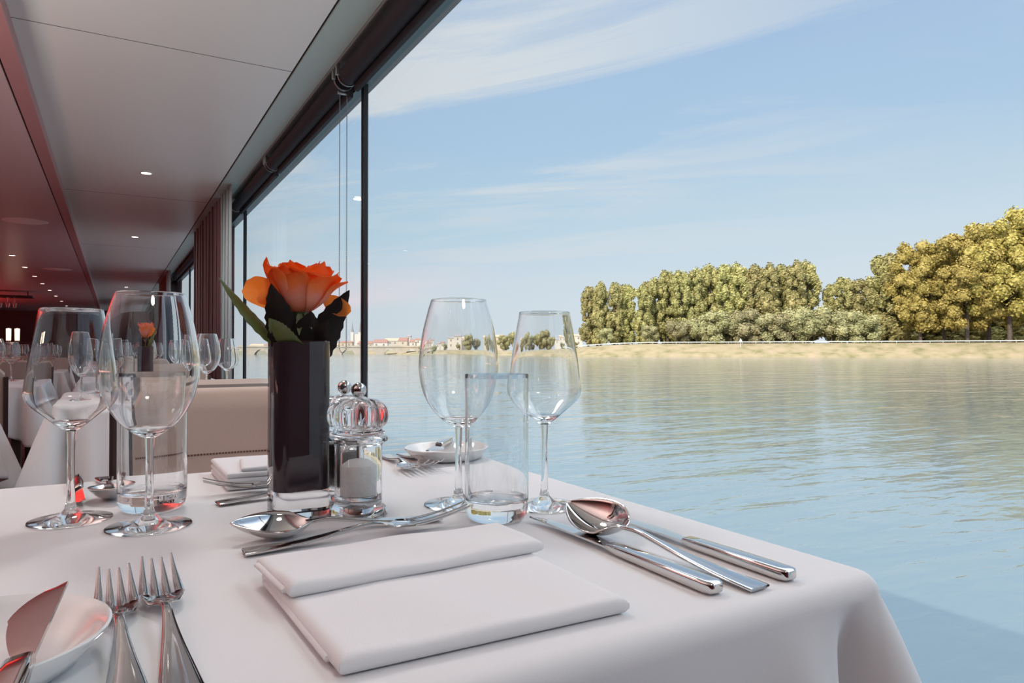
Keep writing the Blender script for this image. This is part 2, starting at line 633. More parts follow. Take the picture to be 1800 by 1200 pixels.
# roller blinds (rolled up) with brackets and chain
def roller(y0, y1, label, chain):
    t = thing('roller_blind', label, 'blind', (0.925, (y0 + y1) / 2, ZC))
    h = (y1 - y0) / 2
    bm = bmesh.new()
    n = 24
    loft(bm, [[(-0.005 + 0.042 * cos(2 * PI * k / n), y, -0.052 + 0.042 * sin(2 * PI * k / n)) for k in range(n)] for y in (-h + 0.02, h - 0.02)])
    obj('fabric_roll', bm, M['blind'], t)
    bm = bmesh.new()
    box(bm, 0.022, 0.044, -h + 0.02, h - 0.02, -0.118, -0.02, 0.003)
    obj('hem_bar', bm, M['blind'], t, smooth=False)
    for y in (-h + 0.01, h - 0.01):
        bm = bmesh.new()
        secs = []
        for yy in (y - 0.004, y + 0.004):
            secs.append([(-0.005 + 0.047 * cos(a), yy, -0.052 + 0.047 * sin(a)) for a in [PI * (0.95 + 1.1 * k / 12) for k in range(13)]]
                        + [(-0.005 + 0.043 * cos(a), yy, -0.052 + 0.043 * sin(a)) for a in [PI * (0.95 + 1.1 * k / 12) for k in range(12, -1, -1)]])
        loft(bm, secs)
        box(bm, -0.060, -0.044, y - 0.008, y + 0.008, -0.055, 0.0, 0.002)
        obj('bracket', bm, M['metal_grey'], t)
    if chain:
        bm = bmesh.new()
        yc = -h + 0.05
        zb = 0.905 - ZC
        N_ = 170
        top = -0.095
        for xo in (-0.012, 0.022):
            for k in range(N_):
                z = top + (zb + 0.03 - top) * k / (N_ - 1)
                bmesh.ops.create_icosphere(bm, subdivisions=1, radius=0.0033, matrix=Matrix.Translation((xo, yc, z)))
        for k in range(9):
            a = PI * k / 8
            bmesh.ops.create_icosphere(bm, subdivisions=1, radius=0.0033,
                                       matrix=Matrix.Translation((0.005 - 0.017 * cos(a), yc, zb + 0.03 - 0.03 * sin(a))))
        obj('bead_chain', bm, mat('chain_steel', (0.30, 0.30, 0.31), 0.4, metal=0.8), t)
        bm = bmesh.new()
        box(bm, -0.022, 0.032, yc - 0.007, yc + 0.007, -0.103, -0.088, 0.003)
        obj('chain_guide', bm, M['metal_grey'], t)
    return t


roller(-0.22, 3.12, 'black rolled-up roller blind above the nearest large window pane', False)
roller(3.16, 4.83, 'black rolled-up roller blind with the bead chain hanging beside the mullion', True)
roller(4.86, 6.45, 'short black rolled-up roller blind just before the pale curtain', False)
roller(8.55, 13.4, 'distant black rolled-up roller blind beyond the maroon curtain', False)


def pleated(name, m, x, y0, y1, z0, z1, amp, wave, label, ph=0.0, sheerness=0):
    bm = bmesh.new()
    n = int((y1 - y0) / wave * 10)
    secs = []
    fr, bk = [], []
    for z in (z0, z0 + (z1 - z0) * 0.5, z1):
        row = []
        for i in range(n + 1):
            y = y0 + (y1 - y0) * i / n
            row.append(bm.verts.new((x + amp * sin(2 * PI * (y - y0) / wave + ph) * (0.7 + 0.3 * sin(y * 9 + z)), y + 0.2 * wave * sin(4 * PI * (y - y0) / wave), z)))
        fr.append(row)
    for a, b in zip(fr, fr[1:]):
        for i in range(n):
            bm.faces.new((a[i], a[i + 1], b[i + 1], b[i]))
    o = obj(name, bm, m)
    md = o.modifiers.new('thick', 'SOLIDIFY')
    md.thickness = 0.004
    return tag(o, label, 'curtain')


pleated('curtain', M['sheer'], 0.79, 5.78, 6.33, 0.02, ZC - 0.005, 0.018, 0.16, 'pale grey curtain gathered at the end of the nearest windows')
pleated('curtain', M['curtain'], 0.78, 6.36, 8.5, 0.02, ZC - 0.005, 0.014, 0.26, 'dark maroon curtain covering the pier behind the pale curtain')
pleated('curtain', M['sheer'], 0.79, 12.6, 13.2, 0.02, ZC - 0.005, 0.018, 0.16, 'pale curtain at the distant second window bay')
pleated('curtain', M['curtain'], 0.78, 13.25, 15.3, 0.02, ZC - 0.005, 0.014, 0.26, 'dark maroon curtain at the distant second window bay')

# downlights
bm = bmesh.new()
lathe(bm, [(0, -0.001), (0.034, -0.001), (0.034, 0.004), (0, 0.004)], 24)
dl = thing('downlight', 'x', 'ceiling light', (0.2, 5.76, ZC))
obj('lamp_lens', bm, M['lamp'], dl)
bm = bmesh.new()
lathe(bm, [(0.034, -0.003), (0.043, -0.003), (0.044, 0.002), (0.034, 0.002)], 24, closed=True)
obj('trim_ring', bm, M['lamp_ring'], dl)
dl['label'] = 'recessed downlight in the pale ceiling, nearest of the three over the window tables'
dup(dl, (0.205, 9.1, ZC), label='recessed downlight in the pale ceiling, middle of the three over the window tables')
dup(dl, (0.22, 16.5, ZC), label='recessed downlight in the pale ceiling, farthest of the three over the window tables')
dup(dl, (0.2, 1.55, ZC), label='recessed downlight above the next window table, just above the frame')
dup(dl, (0.2, -0.95, ZC), label='recessed downlight behind the viewer over the window tables')
ordn = ['nearest', 'second nearest', 'third nearest', 'fourth nearest', 'fifth nearest', 'sixth nearest', 'seventh nearest', 'eighth nearest', 'ninth nearest', 'tenth nearest', 'eleventh nearest']
ly = [8.2, 9.7, 11.2, 12.7, 14.2, 15.7, 17.4, 19.2, 21.2, 23.4]
for i, y in enumerate(ly):
    dup(dl, (-1.17, y, ZL), label='small recessed downlight in the red-lit ceiling, %s in the long row' % ordn[i])
for i, y in enumerate([13.5, 16.5, 19.5, 22.5, 25.0]):
    dup(dl, (-2.9, y, ZL), label='small downlight deep in the red-lit ceiling, %s in the far left row' % ordn[i])
bm = bmesh.new()
lathe(bm, [(0, -0.004), (0.175, -0.004), (0.19, 0.0), (0.19, 0.003), (0, 0.003)], 40)
sp = obj('ceiling_speaker', bm, M['disc'])
sp.location = (-0.75, 8.14, ZL)
tag(sp, 'round pale ceiling disc flush in the red-lit ceiling, nearer of the two', 'ceiling disc')
sp2 = dup(sp, (-0.76, 12.8, ZL), label='round pale ceiling disc flush in the red-lit ceiling, farther of the two')

# lamps behind those lenses
for (x, y, z, p, col, r) in ((0.2, 1.55, ZC - 0.02, LAMP_POWER, (1.0, 0.96, 0.92), 0.18), (0.2, -0.95, ZC - 0.02, LAMP_POWER, (1.0, 0.96, 0.92), 0.18),
                             (0.2, 5.76, ZC - 0.02, 3.5, (1.0, 0.92, 0.85), 0.04), (0.2, 9.1, ZC - 0.02, 6, (1.0, 0.92, 0.85), 0.04),
                             ):
    ld = bpy.data.lights.new('downlight_lamp', 'AREA')
    ld.shape = 'DISK'
    ld.size = r * 2
    ld.energy = p
    ld.color = col
    lo = bpy.data.objects.new('downlight_lamp', ld)
    C.objects.link(lo)
    lo.location = (x, y, z)
# uplights without fixtures: red room lighting, plus added neutral and rose ceiling fill
for (x, y, ly_, p, col, z) in ((-1.5, 1.4, 3.0, 46, (1.0, 1.0, 0.93), 1.2), (-3.0, 3.2, 4.0, 44, (1.0, 0.40, 0.34), 0.7), (-3.6, 9.0, 6.0, 80, (1.0, 0.10, 0.08), 1.45), (-3.6, 17.0, 10.0, 150, (1.0, 0.05, 0.04), 1.45)):
    ld = bpy.data.lights.new('unseen_uplight', 'AREA')
    ld.shape = 'RECTANGLE'
    ld.size = 0.8
    ld.size_y = ly_
    ld.energy = p
    ld.color = col
    lo = bpy.data.objects.new('unseen_uplight', ld)
    C.objects.link(lo)
    lo.location = (x, y, z)
    lo.rotation_euler = (PI, 0, 0)




# ---------------------------------------------------------------- tables and cloths
TX0, TX1, TY0, TY1, TZ = -0.17, 0.515, 0.315, 1.06, 0.75


def cloth(name, x0, x1, y0, y1, z, drop, seed, n_side=120, label='', m=None):
    rnd = random.Random(seed)
    rc = 0.022
    cxm, cym = (x0 + x1) / 2, (y0 + y1) / 2
    hx, hy = (x1 - x0) / 2, (y1 - y0) / 2
    per = []
    # perimeter: (pos, normal, signed distance to nearest corner)
    cs = [(hx - rc, hy - rc, 0), (-hx + rc, hy - rc, 90), (-hx + rc, -hy + rc, 180), (hx - rc, -hy + rc, 270)]
    arc = rc * PI / 2
    for ci, (px, py, a0) in enumerate(cs):
        K = 16
        for k in range(K + 1):
            a = R(a0 + 90.0 * k / K)
            per.append((px + rc * cos(a), py + rc * sin(a), cos(a), sin(a), (k / K - 0.5) * arc, ci))
        nx, ny, _ = cs[(ci + 1) % 4]
        a = R(a0 + 90)
        ex, ey = px + rc * cos(a), py + rc * sin(a)
        fx, fy = nx + rc * cos(a), ny + rc * sin(a)
        Ls = math.hypot(fx - ex, fy - ey)
        for k in range(1, n_side):
            t = k / n_side
            d1 = t * Ls + arc / 2
            d2 = (1 - t) * Ls + arc / 2
            per.append((ex + (fx - ex) * t, ey + (fy - ey) * t, cos(a), sin(a), d1 if d1 < d2 else -d2, ci if d1 < d2 else (ci + 1) % 4))
    phs = [rnd.uniform(0, 6.28) for _ in range(6)]
    er = 0.016
    rings = []
    for sc_ in (0.3, 0.6, 0.85):
        rings.append([(p[0] * sc_, p[1] * sc_, 0.0) for p in per])
    rings.append([(p[0] - p[2] * er, p[1] - p[3] * er, 0.0) for p in per])
    for k in range(1, 7):
        a = PI / 2 * k / 6
        rings.append([(p[0] - p[2] * er * (1 - sin(a)), p[1] - p[3] * er * (1 - sin(a)), -er * (1 - cos(a))) for p in per])
    T = 18
    for k in range(1, T + 1):
        t = k / T
        row = []
        for i, p in enumerate(per):
            dcor = p[4]
            s = i / len(per) * 2 * PI
            g = t ** 1.15
            A = 0.009 * sin(11 * s + phs[0]) + 0.006 * sin(23 * s + phs[1]) + 0.006 * sin(7 * s + phs[2])
            A *= g
            cr = 0.100 * math.exp(-(dcor / 0.020) ** 2) * t ** 0.9
            gr = -0.046 * (math.exp(-((abs(dcor) - 0.046) / 0.013) ** 2)) * min(1, t * 2.4)
            gr += 0.030 * (math.exp(-((abs(dcor) - 0.100) / 0.026) ** 2)) * t
            o = 0.004 * t + A + cr + gr + 0.012 * t
            dz = -er - (drop - er) * t * (1 + 0.30 * math.exp(-(dcor / 0.07) ** 2))
            row.append((p[0] + p[2] * o, p[1] + p[3] * o, dz))
        rings.append(row)
    bm = bmesh.new()
    vr = [[bm.verts.new((cxm + q[0], cym + q[1], z + q[2])) for q in r_] for r_ in rings]
    n = len(per)
    bm.faces.new(vr[0])
    for a, b in zip(vr, vr[1:]):
        for i in range(n):
            j = (i + 1) % n
            bm.faces.new((a[i], a[j], b[j], b[i]))
    o = obj(name, bm, m or M['cloth'])
    md = o.modifiers.new('thick', 'SOLIDIFY')
    md.thickness = 0.0012
    md.offset = -1
    return tag(o, label, 'tablecloth')


def table(x0, x1, y0, y1, label):
    t = thing('dining_table', label, 'table', ((x0 + x1) / 2, (y0 + y1) / 2, 0))
    hx, hy = (x1 - x0) / 2 - 0.018, (y1 - y0) / 2 - 0.018
    bm = bmesh.new()
    box(bm, -hx, hx, -hy, hy, TZ - 0.035, TZ - 0.004, 0.004)
    obj('tabletop', bm, M['wood'], t, smooth=False)
    for sx in (-1, 1):
        for sy in (-1, 1):
            bm = bmesh.new()
            x, y = sx * (hx - 0.05), sy * (hy - 0.05)
            box(bm, x - 0.02, x + 0.02, y - 0.02, y + 0.02, 0, TZ - 0.035, 0.003)
            obj('leg', bm, M['wood'], t, smooth=False)
    return t


table(TX0, TX1, TY0, TY1, 'dark wooden table hidden under the nearest white tablecloth')
cloth('tablecloth', TX0, TX1, TY0, TY1, TZ, 0.23, 3, 170, 'white linen tablecloth on the nearest table, draping at the window corner')

rows = []   # (x0, x1, y0, y1, where)
rows.append((-0.165, 0.515, 2.30, 3.04, 'second table along the windows'))
rows.append((-0.165, 0.515, 4.30, 5.04, 'third table along the windows'))
rows.append((-0.165, 0.515, 6.35, 7.10, 'fourth table along the windows'))
rows.append((-0.165, 0.515, 9.0, 9.75, 'fifth table along the windows'))
rows.append((-1.15, -0.34, 2.06, 2.80, 'nearest table across the aisle'))
rows.append((-1.15, -0.34, 4.06, 4.80, 'second table across the aisle'))
rows.append((-1.15, -0.34, 6.3, 7.05, 'third table across the aisle'))
rows.append((-1.3, -0.45, 8.9, 9.7, 'fourth table across the aisle'))
rows.append((-2.6, -1.7, 6.9, 7.7, 'outer table across the saloon'))
rows.append((-2.9, -1.9, 10.2, 11.0, 'farthest table across the saloon'))
for i, (x0, x1, y0, y1, wh) in enumerate(rows):
    table(x0, x1, y0, y1, 'dark wooden table under the cloth of the %s' % wh)
    cloth('tablecloth', x0, x1, y0, y1, TZ, 0.23 if i != 1 else 0.2, 20 + i, 70, 'white tablecloth on the %s' % wh)


# ---------------------------------------------------------------- napkins
def slab(bm, q, z0, h, r, nx=26, ny=20, wav=0.0, seed=0):
    """soft folded cloth layer over quad q (4 xy corners)"""
    rnd = random.Random(seed)
    ph = [rnd.uniform(0, 6) for _ in range(4)]

    def sp(n):
        return [0.5 - 0.5 * cos(PI * k / n) for k in range(n + 1)]
    us, vs = sp(nx), sp(ny)
    Lx = (Vector(q[1]) - Vector(q[0])).length
    Ly = (Vector(q[3]) - Vector(q[0])).length
    top, bot = [], []
    for v in vs:
        rt, rb = [], []
        for u in us:
            p = (Vector(q[0]) * (1 - u) + Vector(q[1]) * u) * (1 - v) + (Vector(q[3]) * (1 - u) + Vector(q[2]) * u) * v
            e = min(u * Lx, (1 - u) * Lx, v * Ly, (1 - v) * Ly)
            f = 1.0 if e >= r else math.sqrt(max(0, 1 - (1 - e / r) ** 2))
            wz = wav * (sin(u * 7 + ph[0]) * sin(v * 5 + ph[1]) + 0.5 * sin(u * 15 + ph[2] + v * 4))
            rt.append(bm.verts.new((p.x, p.y, z0 + h / 2 + h / 2 * f + wz * f)))
            edge = (u in (us[0], us[-1])) or (v in (vs[0], vs[-1]))
            rb.append(rt[-1] if edge else bm.verts.new((p.x, p.y, z0 + h / 2 - h / 2 * f)))
        top.append(rt)
        bot.append(rb)
    for j in range(ny):
        for i in range(nx):
            bm.faces.new((top[j][i], top[j][i + 1], top[j + 1][i + 1], top[j + 1][i]))
            a = (bot[j][i], bot[j + 1][i], bot[j + 1][i + 1], bot[j][i + 1])
            if len(set(a)) >= 3 and not (a[0] is top[j][i] and a[1] is top[j + 1][i] and a[2] is top[j + 1][i + 1] and a[3] is top[j][i + 1]):
                try:
                    bm.faces.new(a)
                except ValueError:
                    pass


bm = bmesh.new()
slab(bm, [(0.101, 0.354), (0.288, 0.349), (0.288, 0.500), (0.094, 0.528)], 0.7503, 0.0108, 0.0062, wav=0.0007, seed=2, nx=34, ny=28)
slab(bm, [(0.0985, 0.372), (0.150, 0.372), (0.150, 0.500), (0.0925, 0.520)], 0.7520, 0.0044, 0.0026, seed=1)
slab(bm, [(0.0975, 0.4535), (0.294, 0.461), (0.294, 0.534), (0.091, 0.532)], 0.7604, 0.0098, 0.0056, wav=0.0011, seed=4, nx=34, ny=22)
slab(bm, [(0.0945, 0.462), (0.150, 0.463), (0.150, 0.528), (0.0885, 0.528)], 0.7624, 0.0040, 0.0024, seed=3)
tag(obj('napkin', bm, M['napkin']), 'white linen napkin folded in steps at the nearest place', 'napkin')
bm = bmesh.new()
for k in range(3):
    slab(bm, [(0.118, 0.888 + 0.002 * k), (0.30, 0.888), (0.30, 1.03), (0.116, 1.03)], 0.7505 + 0.0068 * k, 0.007, 0.0038, seed=k + 7, wav=0.0004)
slab(bm, [(0.135, 0.895), (0.30, 0.893), (0.30, 0.975), (0.145, 0.975)], 0.7702, 0.006, 0.0035, seed=12, wav=0.0004)
tag(obj('napkin', bm, M['napkin']), 'folded white napkin across the table in front of the beige chair', 'napkin')


# ---------------------------------------------------------------- cutlery: local +X points to the tip, z=0 is the table
def knife_parts(t, Lg, bw=0.0105, butter=False, mir=1):
    hl = Lg * (0.50 if not butter else 0.55)
    bm = bmesh.new()
    P = [(0.0, 0.0044, 0.0030), (0.0018, 0.0068, 0.0042), (0.007, 0.0082, 0.0046), (hl * 0.5, 0.0078, 0.0044), (hl - 0.016, 0.0068, 0.0040), (hl - 0.002, 0.0062, 0.0034), (hl, 0.0052, 0.0022)]
    loft(bm, [sec_rr(0, 0.0048, hw, ht, x, 4.5, 20) for (x, hw, ht) in P])
    obj('handle', bm, M['steel'], t)
    bm = bmesh.new()
    # blade: flat, one straight back, a curved cutting side
    bl = Lg - hl
    secs = []
    K = 22
    for k in range(K + 1):
        u = k / K
        x = hl - 0.004 + (bl + 0.004) * u
        up_ = 0.0058
        if butter:
            w = 0.008 + 0.014 * sin(min(1, u * 1.35) * PI / 2) if u < 0.62 else 0.022 * math.sqrt(max(0, 1 - ((u - 0.62) / 0.38) ** 2)) + 0.0005
            if u < 0.12:
                w = 0.006 + 0.004 * u / 0.12
        else:
            w = 0.0105 + 0.006 * sin(PI * min(1, u * 1.15)) if u > 0.07 else 0.0115
            if u > 0.72:
                w *= math.sqrt(max(0.0, 1 - ((u - 0.72) / 0.28) ** 2)) * 0.97 + 0.03
        zc = 0.0046
        secs.append([(x, mir * up_, zc - 0.0008), (x, mir * up_, zc + 0.0008), (x, mir * (up_ - w * 0.5), zc + 0.0006), (x, mir * (up_ - w), zc), (x, mir * (up_ - w * 0.5), zc - 0.0006)])
    loft(bm, secs)
    obj('blade', bm, M['steel'], t)


def handle_profile(Lh):
    """flat flared handle from end (x=0) to neck: (x, z, halfwidth, halfthick)"""
    return [(0.0, 0.0022, 0.0100, 0.0010), (0.001, 0.0023, 0.0108, 0.0014), (Lh * 0.25, 0.0028, 0.0088, 0.0015), (Lh * 0.5, 0.0045, 0.0062, 0.0017),
            (Lh * 0.72, 0.0075, 0.0040, 0.0019), (Lh * 0.88, 0.0100, 0.0030, 0.0020), (Lh, 0.0092, 0.0033, 0.0018)]


def fork_parts(t, Lg, w=0.0125):
    Lh = Lg * 0.565
    bm = bmesh.new()
    P = smooth_curve(handle_profile(Lh), 4)
    # shoulder widening into the head
    hx = Lh
    P += [(hx + 0.006, 0.0078, 0.0050, 0.0013), (hx + 0.012, 0.0060, 0.0090, 0.0011), (hx + 0.019, 0.0046, w * 0.97, 0.0011), (hx + 0.027, 0.0040, w, 0.0011), (hx + 0.031, 0.0039, w, 0.0010)]
    secs = []
    for (x, z, hw, ht) in P:
        cup = 0.0035 if x > hx + 0.012 else 0.0
        s = sec_rr(0, z, hw, ht, x, 3.2, 24)
        secs.append([(q[0], q[1], q[2] + cup * (q[1] / w) ** 2) for q in s])
    loft(bm, secs)
    obj('handle', bm, M['steel'], t)
    x0 = hx + 0.029
    tl = Lg - x0
    for k in range(4):
        yc = (k - 1.5) / 1.5 * (w - 0.0018)
        bm = bmesh.new()
        secs = []
        for j in range(13):
            u = j / 12
            x = x0 + tl * u
            z = 0.0040 + 0.0100 * u ** 1.8 + 0.0035 * (yc / w) ** 2
            hw = 0.0033 * (1 - 0.72 * u ** 1.1)
            secs.append(sec_rr(yc * (1 - 0.10 * u), z, hw, 0.0011 * (1 - 0.35 * u), x, 2.5, 10))
        loft(bm, secs)
        obj('tine', bm, M['steel'], t)


def spoon_parts(t, Lg, w=0.0225, broll=0.0):
    Lh = Lg * 0.63
    bm = bmesh.new()
    P = smooth_curve(handle_profile(Lh), 4)
    P += [(Lh + 0.007, 0.0093, 0.0042, 0.0014)]
    loft(bm, [sec_rr(0, z, hw, ht, x, 3.2, 20) for (x, z, hw, ht) in P])
    obj('handle', bm, M['steel'], t)
    bm = bmesh.new()
    bl = Lg - Lh
    U, V = 26, 18
    tip = None
    g = []
    for i in range(U + 1):
        u = i / U
        x = Lh + 0.001 + (bl - 0.001) * u
        # egg outline, fuller towards the middle, pointed tip
        ww = w * (sin(PI * u ** 0.80)) ** 0.72 if 0 < u < 1 else 0.0
        ww = max(ww, 0.0030 if i == 0 else 0.0004)
        row = []
        for j in range(V + 1):
            v = -1 + 2 * j / V
            rim = 0.0105 + 0.0035 * u
            dep = 0.0145 * (sin(PI * u ** 0.85)) ** 0.8 if 0 < u < 1 else 0.0
            z = rim - dep * (1 - abs(v) ** 2.2)
            yy_, zq = v * ww, z - 0.0100
            br_ = broll * min(1.0, u * 4)
            row.append(bm.verts.new((x, yy_ * cos(br_) - zq * sin(br_), 0.0100 + yy_ * sin(br_) + zq * cos(br_))))
        g.append(row)
    for i in range(U):
        for j in range(V):
            bm.faces.new((g[i][j], g[i + 1][j], g[i + 1][j + 1], g[i][j + 1]))
    o = obj('bowl', bm, M['steel'], t)
    md = o.modifiers.new('thick', 'SOLIDIFY')
    md.thickness = 0.0012
    md.offset = 0
    return o


def place_line(t, a, b, za, zb, roll=0.0):
    """handle end at a, tip towards b"""
    d = Vector((b[0] - a[0], b[1] - a[1], zb - za))
    xd = d.normalized()
    yd = Vector((0, 0, 1)).cross(xd).normalized()
    zd = xd.cross(yd)
    m = Matrix((xd, yd, zd)).transposed()
    m = m @ Matrix.Rotation(roll, 3, 'X')
    t.rotation_euler = m.to_euler()
    t.location = (a[0], a[1], za)


def cut(kind, a, b, za, zb, label, roll=0.0, **k):
    Lg = math.hypot(b[0] - a[0], b[1] - a[1])
    t = thing({'fork': 'fork', 'knife': 'knife', 'spoon': 'spoon', 'butter': 'butter_knife'}[kind], label, {'butter': 'knife'}.get(kind, kind))
    if kind == 'fork':
        fork_parts(t, Lg, **k)
    elif kind == 'knife':
        knife_parts(t, Lg, **k)
    elif kind == 'butter':
        knife_parts(t, Lg, butter=True, mir=-1)
    else:
        spoon_parts(t, Lg, **k)
    place_line(t, a, b, za, zb, roll)
    return t


T0 = TZ + 0.0006
cut('knife', (0.362, 0.345), (0.362, 0.585), T0, T0, 'long steel table knife lying nearest the stepped napkin')
cut('spoon', (0.394, 0.338), (0.379, 0.552), T0, T0 + 0.010, 'steel soup spoon lying between the two right-hand knives', broll=-0.45, w=0.0235)
cut('knife', (0.430, 0.338), (0.430, 0.555), T0, T0, 'shorter steel knife lying nearest the window edge of the table')
cut('fork', (0.030, 0.372), (0.0285, 0.580), T0, T0, 'steel dinner fork standing closer to the stepped napkin')
cut('fork', (0.007, 0.372), (0.001, 0.567), T0, T0, 'steel fork beside the rim of the nearest bread plate', w=0.012)
cut('fork', (0.095, 0.608), (0.300, 0.606), T0, T0 + 0.004, 'steel dessert fork lying crosswise above the nearest napkin, tines to the right')
cut('spoon', (0.280, 0.636), (0.0885, 0.648), T0 + 0.0005, T0 + 0.0045, 'steel dessert spoon in front of the vase, bowl to the left', broll=-0.25, w=0.0205)
# opposite place
cut('fork', (0.285, 0.862), (0.090, 0.872), T0, T0 + 0.003, 'steel dessert fork in front of the far napkin, tines to the left')
cut('spoon', (0.100, 0.815), (0.290, 0.842), T0 + 0.0003, T0 + 0.004, 'steel dessert spoon behind the vase, handle end to the left', w=0.0185)
cut('fork', (0.372, 1.050), (0.352, 0.868), T0, T0, 'steel fork of the far place, nearer the salt mill', w=0.0135)
cut('fork', (0.402, 1.050), (0.385, 0.878), T0, T0 + 0.002, 'steel fork of the far place, nearer the far bread plate', w=0.0135)
cut('knife', (-0.040, 1.050), (-0.028, 0.868), T0, T0 + 0.003, 'steel table knife of the far place, behind the left wine glasses', roll=0.5)
cut('spoon', (-0.010, 1.050), (0.000, 0.870), T0 + 0.0003, T0 + 0.004, 'steel soup spoon of the far place, behind the left tumbler')


def plate(cx_, cy_, r, label, rim=0.019):
    bm = bmesh.new()
    k = r / 0.065
    prof = [(0, 0.0035), (0.040 * k, 0.0040), (0.048 * k, 0.0062), (0.058 * k, rim * 0.78), (0.0635 * k, rim * 0.98), (0.065 * k, rim), (0.0662 * k, rim * 0.97),
            (0.0655 * k, rim * 0.86), (0.060 * k, rim * 0.55), (0.051 * k, 0.0028), (0.045 * k, 0.0008), (0.042 * k, 0.0), (0.040 * k, 0.0012), (0, 0.0012)]
    lathe(bm, prof, 72)
    o = obj('bread_plate', bm, M['china'])
    o.location = (cx_, cy_, T0)
    return tag(o, label, 'plate')


plate(-0.066, 0.452, 0.065, 'small white china bread plate at the lower left, under the butter knife', 0.021)
plate(0.447, 0.985, 0.062, 'small white china bread plate at the far corner of the nearest table')
cut('butter', (-0.046, 0.292), (-0.026, 0.470), T0 + 0.012, T0 + 0.032, 'steel butter knife resting across the nearest bread plate', roll=-0.22)
cut('butter', (0.480, 1.045), (0.395, 0.925), T0 + 0.017, T0 + 0.019, 'steel butter knife resting across the far bread plate')


# ---------------------------------------------------------------- glasses
def shell(outer, th, rim_r=None):
    """outer: (r,z) from bowl bottom to rim; returns inner points from rim down to the bottom"""
    inner = []
    for i, (r, z) in enumerate(outer):
        inner.append((max(0.0, r - th), z))
    return inner[::-1]


def wine_glass(name, label, foot, stem_r, zb, bowl, Htop, loc, group=None, n=56):
    """bowl: list of (r,z) outside from stem top to rim"""
    bowl_s = smooth_curve(bowl, 6)
    th = 0.0009
    base = [(0, 0.0), (foot * 0.97, 0.0), (foot, 0.0007), (foot * 0.99, 0.0014), (foot * 0.75, 0.0021), (foot * 0.45, 0.0036), (foot * 0.27, 0.0066), (stem_r * 1.6, 0.0115), (stem_r * 1.12, 0.019), (stem_r, 0.030), (stem_r * 0.95, zb - 0.018), (stem_r * 1.08, zb - 0.008)]
    pts = base + bowl_s
    rim = bowl_s[-1]
    inner = []
    for (r, z) in bowl_s[::-1]:
        if z < zb + 0.0095:
            break
        inner.append((r - th - 0.0004 * max(0, (zb + 0.03 - z) / 0.03), z + (0.0002)))
    inner[0] = (rim[0] - th, rim[1])
    pts.append((rim[0] - th / 2, rim[1] + 0.0004))
    lastr, lastz = inner[-1]
    inner += [(lastr * 0.6, lastz - 0.0022), (lastr * 0.25, lastz - 0.0034), (0, lastz - 0.0037)]
    pts += inner
    bm = bmesh.new()
    lathe(bm, pts, n)
    o = obj(name, bm, M['glass'])
    o.location = loc
    return tag(o, label, 'wine glass', group)


BIG = [(0.0042, 0.0845), (0.0150, 0.0905), (0.0280, 0.103), (0.0378, 0.120), (0.0430, 0.141), (0.0434, 0.160), (0.0398, 0.187), (0.0346, 0.209), (0.0302, 0.2235)]
SML = [(0.0040, 0.088), (0.0110, 0.0930), (0.0230, 0.1035), (0.0352, 0.1145), (0.0396, 0.1235), (0.0395, 0.135), (0.0360, 0.161), (0.0314, 0.188), (0.0274, 0.2095)]


def P2(px, py):
    v = tp(px, py, TZ)
    return (v.x, v.y, T0)


gbig = wine_glass('wine_glass', 'large empty wine glass in front of the left tumbler', 0.0378, 0.0036, 0.0845, BIG, 0.2235, P2(262, 926))
gsml = wine_glass('wine_glass', 'smaller empty wine glass at the far left of the nearest table', 0.0370, 0.0035, 0.088, SML, 0.2095, P2(124, 915))
dup(gbig, P2(806, 887), label='large empty wine glass right of the mills, against the water')
dup(gsml, P2(957, 890), label='smaller empty wine glass nearest the window, right of the right tumbler')


def tumbler_mesh():
    bm = bmesh.new()
    r = 0.0317
    pr = [(0, 0.0012), (r * 0.62, 0.0002), (r * 0.80, 0.0010), (r * 0.93, 0.0050), (r * 0.985, 0.0110), (r, 0.020), (r, 0.08), (r * 1.005, 0.1400), (r * 0.985, 0.1410), (r * 0.962, 0.1400),
          (r * 0.955, 0.08), (r * 0.945, 0.028), (r * 0.91, 0.0225), (r * 0.80, 0.0195), (r * 0.5, 0.0180), (0, 0.0175)]
    sm = smooth_curve(pr, 3)
    lathe(bm, [(max(0.0, a), b) for a, b in sm], 64)
    return bm


tum = obj('tumbler', tumbler_mesh(), M['glass'])
tum.location = P2(873, 913)
tag(tum, 'clear straight water tumbler between the two right wine glasses', 'tumbler')
tum2 = dup(tum, P2(268, 896), label='clear straight water tumbler behind the large left wine glass')
tum2.scale = (1.05, 1.05, 1.0)


